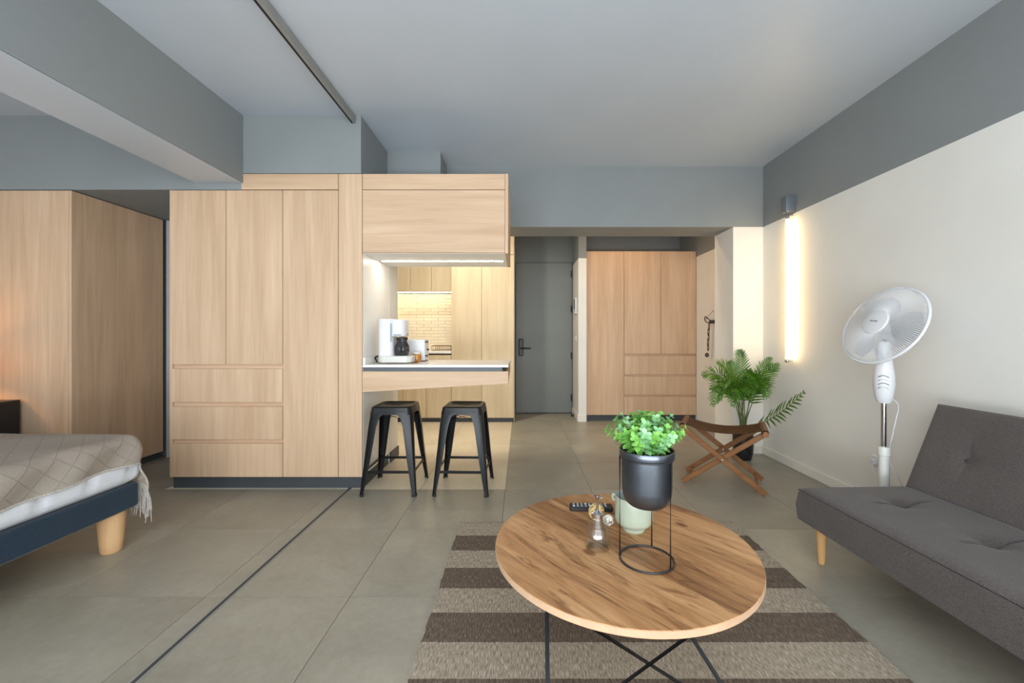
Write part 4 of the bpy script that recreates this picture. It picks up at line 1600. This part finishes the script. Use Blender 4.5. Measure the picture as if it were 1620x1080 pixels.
def frond(tip, up, seed, lmax=0.16, n=18, start=0.32, bend=0.35, wl=0.0076):
    rg = random.Random(seed)
    face_n = Vector((-0.35 + rg.uniform(-0.4, 0.4), -0.75, 0.55 + rg.uniform(-0.4, 0.4)))
    tip = Vector(tip) - Vector((PX, PY, 0))
    base = Vector((rg.uniform(-0.025, 0.025), rg.uniform(-0.025, 0.025), 0.25))
    ctl = Vector((base.x + (tip.x - base.x) * bend, base.y + (tip.y - base.y) * bend, up))
    path = bez(base, ctl, tip, 25)
    bm_ = bmesh.new()
    tube(bm_, path, [0.0048 - 0.0036 * i / 24 for i in range(25)], 6)
    for f in bm_.faces:
        f.material_index = 1
    for k in range(n):
        t_ = start + (0.985 - start) * k / (n - 1)
        fi = t_ * 24
        i0 = min(int(fi), 23)
        p = path[i0].lerp(path[i0 + 1], fi - i0)
        d0 = (path[i0 + 1] - path[max(0, i0 - 1)]).normalized()
        side = d0.cross(face_n)
        side = side.normalized() if side.length > 0.15 else frame_of(d0)[0]
        nrm = side.cross(d0).normalized()
        u_ = (t_ - start) / (1 - start)
        ln = lmax * (0.62 + 0.55 * math.sin(PI * min(1, u_ * 0.9 + 0.12)) - 0.38 * u_ ** 3)
        for s_ in (-1, 1):
            fw = 0.85 + 1.0 * u_ + rg.uniform(-0.1, 0.1)
            dd = (side * s_ + d0 * fw + nrm * rg.uniform(0.05, 0.4)).normalized()
            l_ = ln * rg.uniform(0.85, 1.1)
            wd = wl * (1 - 0.3 * u_)
            wdir = dd.cross(nrm).normalized()
            st_ = ((0, 0.35), (0.25, 1.0), (0.6, 0.85), (0.85, 0.45))
            lf, rt = [], []
            for q_, w_ in st_:
                c = p + dd * (l_ * q_) - Vector((0, 0, 1)) * (0.22 * l_ * q_ * q_)
                lf.append(bm_.verts.new(c - wdir * wd * w_ + nrm * wd * 0.3 * w_))
                rt.append(bm_.verts.new(c + wdir * wd * w_ + nrm * wd * 0.3 * w_))
            tipv = bm_.verts.new(p + dd * l_ - Vector((0, 0, 1)) * (0.22 * l_))
            for q_ in range(3):
                bm_.faces.new((lf[q_], rt[q_], rt[q_ + 1], lf[q_ + 1]))
            bm_.faces.new((lf[3], rt[3], tipv))
    # keep the leaves clear of the wall and the pillar
    for v in bm_.verts:
        v.co.x = min(v.co.x, XR - 0.02 - PX)
        v.co.y = min(v.co.y, YB - 0.02 - PY)
    obj('frond', bm_, 'palm', palm, None, mats=['trunk'])


for k, (tip, up, lm) in enumerate((
        ((1.945, 3.68, 0.950), 0.78, 0.115), ((1.720, 3.62, 0.840), 0.84, 0.12), ((1.575, 3.58, 0.735), 0.86, 0.12),
        ((1.615, 3.50, 0.500), 0.86, 0.125), ((2.135, 3.55, 0.890), 0.70, 0.11), ((2.140, 3.45, 0.845), 0.68, 0.11),
        ((2.035, 3.42, 0.580), 0.90, 0.12), ((1.750, 3.42, 0.505), 0.88, 0.125), ((1.955, 3.50, 0.770), 0.74, 0.115),
        ((1.700, 3.50, 0.655), 0.80, 0.12), ((2.065, 3.55, 0.700), 0.80, 0.115), ((1.865, 3.70, 0.845), 0.72, 0.11),
        ((1.640, 3.56, 0.620), 0.82, 0.12), ((1.88, 3.46, 0.60), 0.84, 0.12))):
    frond(tip, up, k + 1, lm)
frond((2.085, 3.05, 0.665), 0.36, 40, 0.125, 15, 0.30, 0.5, 0.0095)

# ================================================================== BED
bed = thing('bed', 'bed with navy upholstered base and thick round wooden legs', 'bed', (-1.98, 2.166, 0))
# local: foot rail at x = 0, far side at y = 0
BW, BL = 1.60, 2.05
bm = bmesh.new()
rprism(bm, -BL, 0.0, -BW, 0.0, 0.205, 0.325, 0.035, 6, 0.008)
obj('base', bm, 'denim', bed, 40)
B('lining', (-BL + 0.03, -0.02, -BW + 0.02, -0.02, 0.199, 0.206), 'hessian', bed)
for x_, y_ in ((-0.075, -0.085), (-0.075, -BW + 0.085), (-BL + 0.09, -0.085), (-BL + 0.09, -BW + 0.085)):
    bm = bmesh.new()
    lathe(bm, [(0, 0), (0.037, 0), (0.043, 0.008), (0.047, 0.05), (0.053, 0.14), (0.055, 0.2), (0, 0.2)], 32, (x_, y_, 0))
    obj('leg', bm, 'bed_leg', bed, 40)

mt = thing('mattress', 'white quilted mattress lying on the navy bed base', 'mattress', (-1.98, 2.166, 0.326))
bm = bmesh.new()
MH = 0.235
loops = []
nseg = 10


def mloop(z, ins):
    pts = []
    x0, x1, y0, y1 = -BL + ins, -0.012 - ins, -BW + ins, -0.012 - ins
    per = []
    # densely sampled outline for the quilting
    nxs, nys = 80, 64
    for k in range(nys):
        per.append((x1, y0 + (y1 - y0) * k / nys, 1, 0, y0 + (y1 - y0) * k / nys))
    for k in range(nxs):
        per.append((x1 + (x0 - x1) * k / nxs, y1, 0, 1, x1 + (x0 - x1) * k / nxs))
    for k in range(nys):
        per.append((x0, y1 + (y0 - y1) * k / nys, -1, 0, 0))
    for k in range(nxs):
        per.append((x0 + (x1 - x0) * k / nxs, y0, 0, -1, 0))
    for x, y, nx_, ny_, s in per:
        # seams every 0.20 m pull the side in
        ph = abs(((s + 0.06) / 0.20) % 1.0 - 0.5) * 2
        qd = -0.016 * math.exp(-((1 - ph) / 0.10) ** 2)
        b_ = (0.018 * math.sin(PI * (z / MH)) + qd * math.sin(PI * min(1, z / MH))) if nx_ or ny_ else 0
        pts.append((x + nx_ * b_, y + ny_ * b_, z))
    return pts


for k in range(nseg + 1):
    z = MH * k / nseg
    e = min(z, MH - z)
    ins = 0.03 * (1 - math.sqrt(max(0, 1 - (1 - min(1, e / 0.04)) ** 2)))
    loops.append(mloop(z, ins))
loft(bm, loops)
obj('mattress_body', bm, 'mattress', mt, 50)

# knitted throw draped over the foot of the bed
tw = thing('knit_throw', 'beige diamond knit throw with fringe over the bed foot', 'blanket', (-1.98, 2.166, 0))
bm = bmesh.new()
uvl = bm.loops.layers.uv.new('UVMap')
ztop_b = 0.326 + MH + 0.018
xe, ye = -0.045, -0.045
rA = 0.055


def drape(a, b_):
    """a: run along x (0 = start of the edge bend), b_: run along y"""
    oa, ob = max(0.0, a - xe), max(0.0, b_ - ye)
    tt = math.hypot(oa, ob)
    bx_, by_ = min(a, xe), min(b_, ye)
    zz = ztop_b + 0.004 * math.sin(a * 7.0 + b_ * 5.0) + 0.003 * math.sin(b_ * 17 - a * 9)
    if tt > 1e-6:
        arc = rA * PI / 2
        if tt < arc:
            th = tt / rA
            out, dn = rA * math.sin(th), rA * (1 - math.cos(th))
        else:
            out, dn = rA + 0.10 * (tt - arc), rA + (tt - arc) * 0.99
        out += 0.010 * math.sin(b_ * 21 + a * 23) * min(1, tt / 0.12)
        bx_ += out * oa / tt
        by_ += out * ob / tt
        zz -= dn
    return Vector((bx_, by_, zz))


A0, B0 = -1.35, -1.50
A1, B1 = xe + 0.185, ye + 0.30
na, nb = 90, 110
grid = []
for j in range(nb + 1):
    row = []
    for i in range(na + 1):
        a = A0 + (A1 - A0) * i / na
        b_ = B0 + (B1 - B0) * j / nb
        # the hem over the foot is a little uneven
        if i > na - 14:
            a += 0.012 * math.sin(b_ * 6.0) * (i - na + 14) / 14
        row.append((bm.verts.new(drape(a, b_)), a, b_))
    grid.append(row)
for j in range(nb):
    for i in range(na):
        q4 = (grid[j][i], grid[j][i + 1], grid[j + 1][i + 1], grid[j + 1][i])
        f = bm.faces.new([v[0] for v in q4])
        for lp, v in zip(f.loops, q4):
            lp[uvl].uv = (v[1], v[2])
bmesh.ops.solidify(bm, geom=bm.faces[:], thickness=-0.006)
obj('cloth', bm, 'throw', tw, 60)
# hem cord along the foot side
bm = bmesh.new()
tube(bm, [grid_p for grid_p in [drape(A1 + 0.012 * math.sin((B0 + (B1 - B0) * j / 60) * 6.0), B0 + (B1 - B0) * j / 60) for j in range(61)]], 0.005, 6)
obj('hem', bm, 'fringe', tw, 60)
# fringe yarns along the far edge: too many to count singly
rg = random.Random(11)
bm = bmesh.new()
for k in range(150):
    a = A0 + (A1 - A0) * (k + rg.random() * 0.6) / 150
    p = drape(a, B1)
    for _ in range(2):
        l_ = rg.uniform(0.11, 0.19)
        q = p + Vector((rg.uniform(-0.02, 0.02), rg.uniform(-0.01, 0.02), -l_))
        m_ = (p + q) / 2 + Vector((rg.uniform(-0.012, 0.012), rg.uniform(-0.01, 0.015), 0))
        tube(bm, [p, m_, q], [0.0035, 0.0028, 0.0014], 4)
o = obj('fringe', bm, 'fringe', tw, None)
o['kind'] = 'stuff'

# ================================================================== BEDSIDE
ns = thing('nightstand', 'black open nightstand in front of the oak closet', 'nightstand', (-3.50, 2.63, -0.048))
B('top', (-0.46, 0.0, -0.20, 0.27, 0.660, 0.682), 'black_wood', ns, bev=0.002)
B('side', (-0.020, -0.001, -0.195, 0.265, 0.048, 0.660), 'black_wood', ns)
B('side', (-0.459, -0.44, -0.195, 0.265, 0.048, 0.660), 'black_wood', ns)
B('back', (-0.44, -0.02, 0.25, 0.265, 0.05, 0.660), 'black_wood', ns)
B('shelf', (-0.44, -0.02, -0.19, 0.25, 0.545, 0.560), 'black_wood', ns)
B('drawer', (-0.438, -0.022, -0.195, 0.24, 0.06, 0.53), 'black_wood', ns, bev=0.002)
bl = thing('bedside_lamp', 'small lamp with warm shade on the nightstand', 'lamp', (-3.72, 2.66, 0.634))
bm = bmesh.new()
lathe(bm, [(0, 0), (0.07, 0), (0.07, 0.012), (0.012, 0.02), (0.010, 0.20), (0, 0.20)], 24)
obj('stand', bm, 'black', bl, 40)
bm = bmesh.new()
lathe(bm, [(0.10, 0.16), (0.075, 0.32)], 32)
bmesh.ops.solidify(bm, geom=bm.faces[:], thickness=0.002)
obj('shade', bm, leaf_mat('cream_lamp_shade', (0.75, 0.6, 0.42), (0.8, 0.66, 0.48), 0.8, 0.6), bl, 40)
bm = bmesh.new()
lathe(bm, [(0, 0.20), (0.02, 0.21), (0.028, 0.235), (0.02, 0.262), (0, 0.27)], 16)
obj('bulb', bm, glow('bedside_bulb_glow', (1.0, 0.50, 0.16), 190.0), bl, 40)
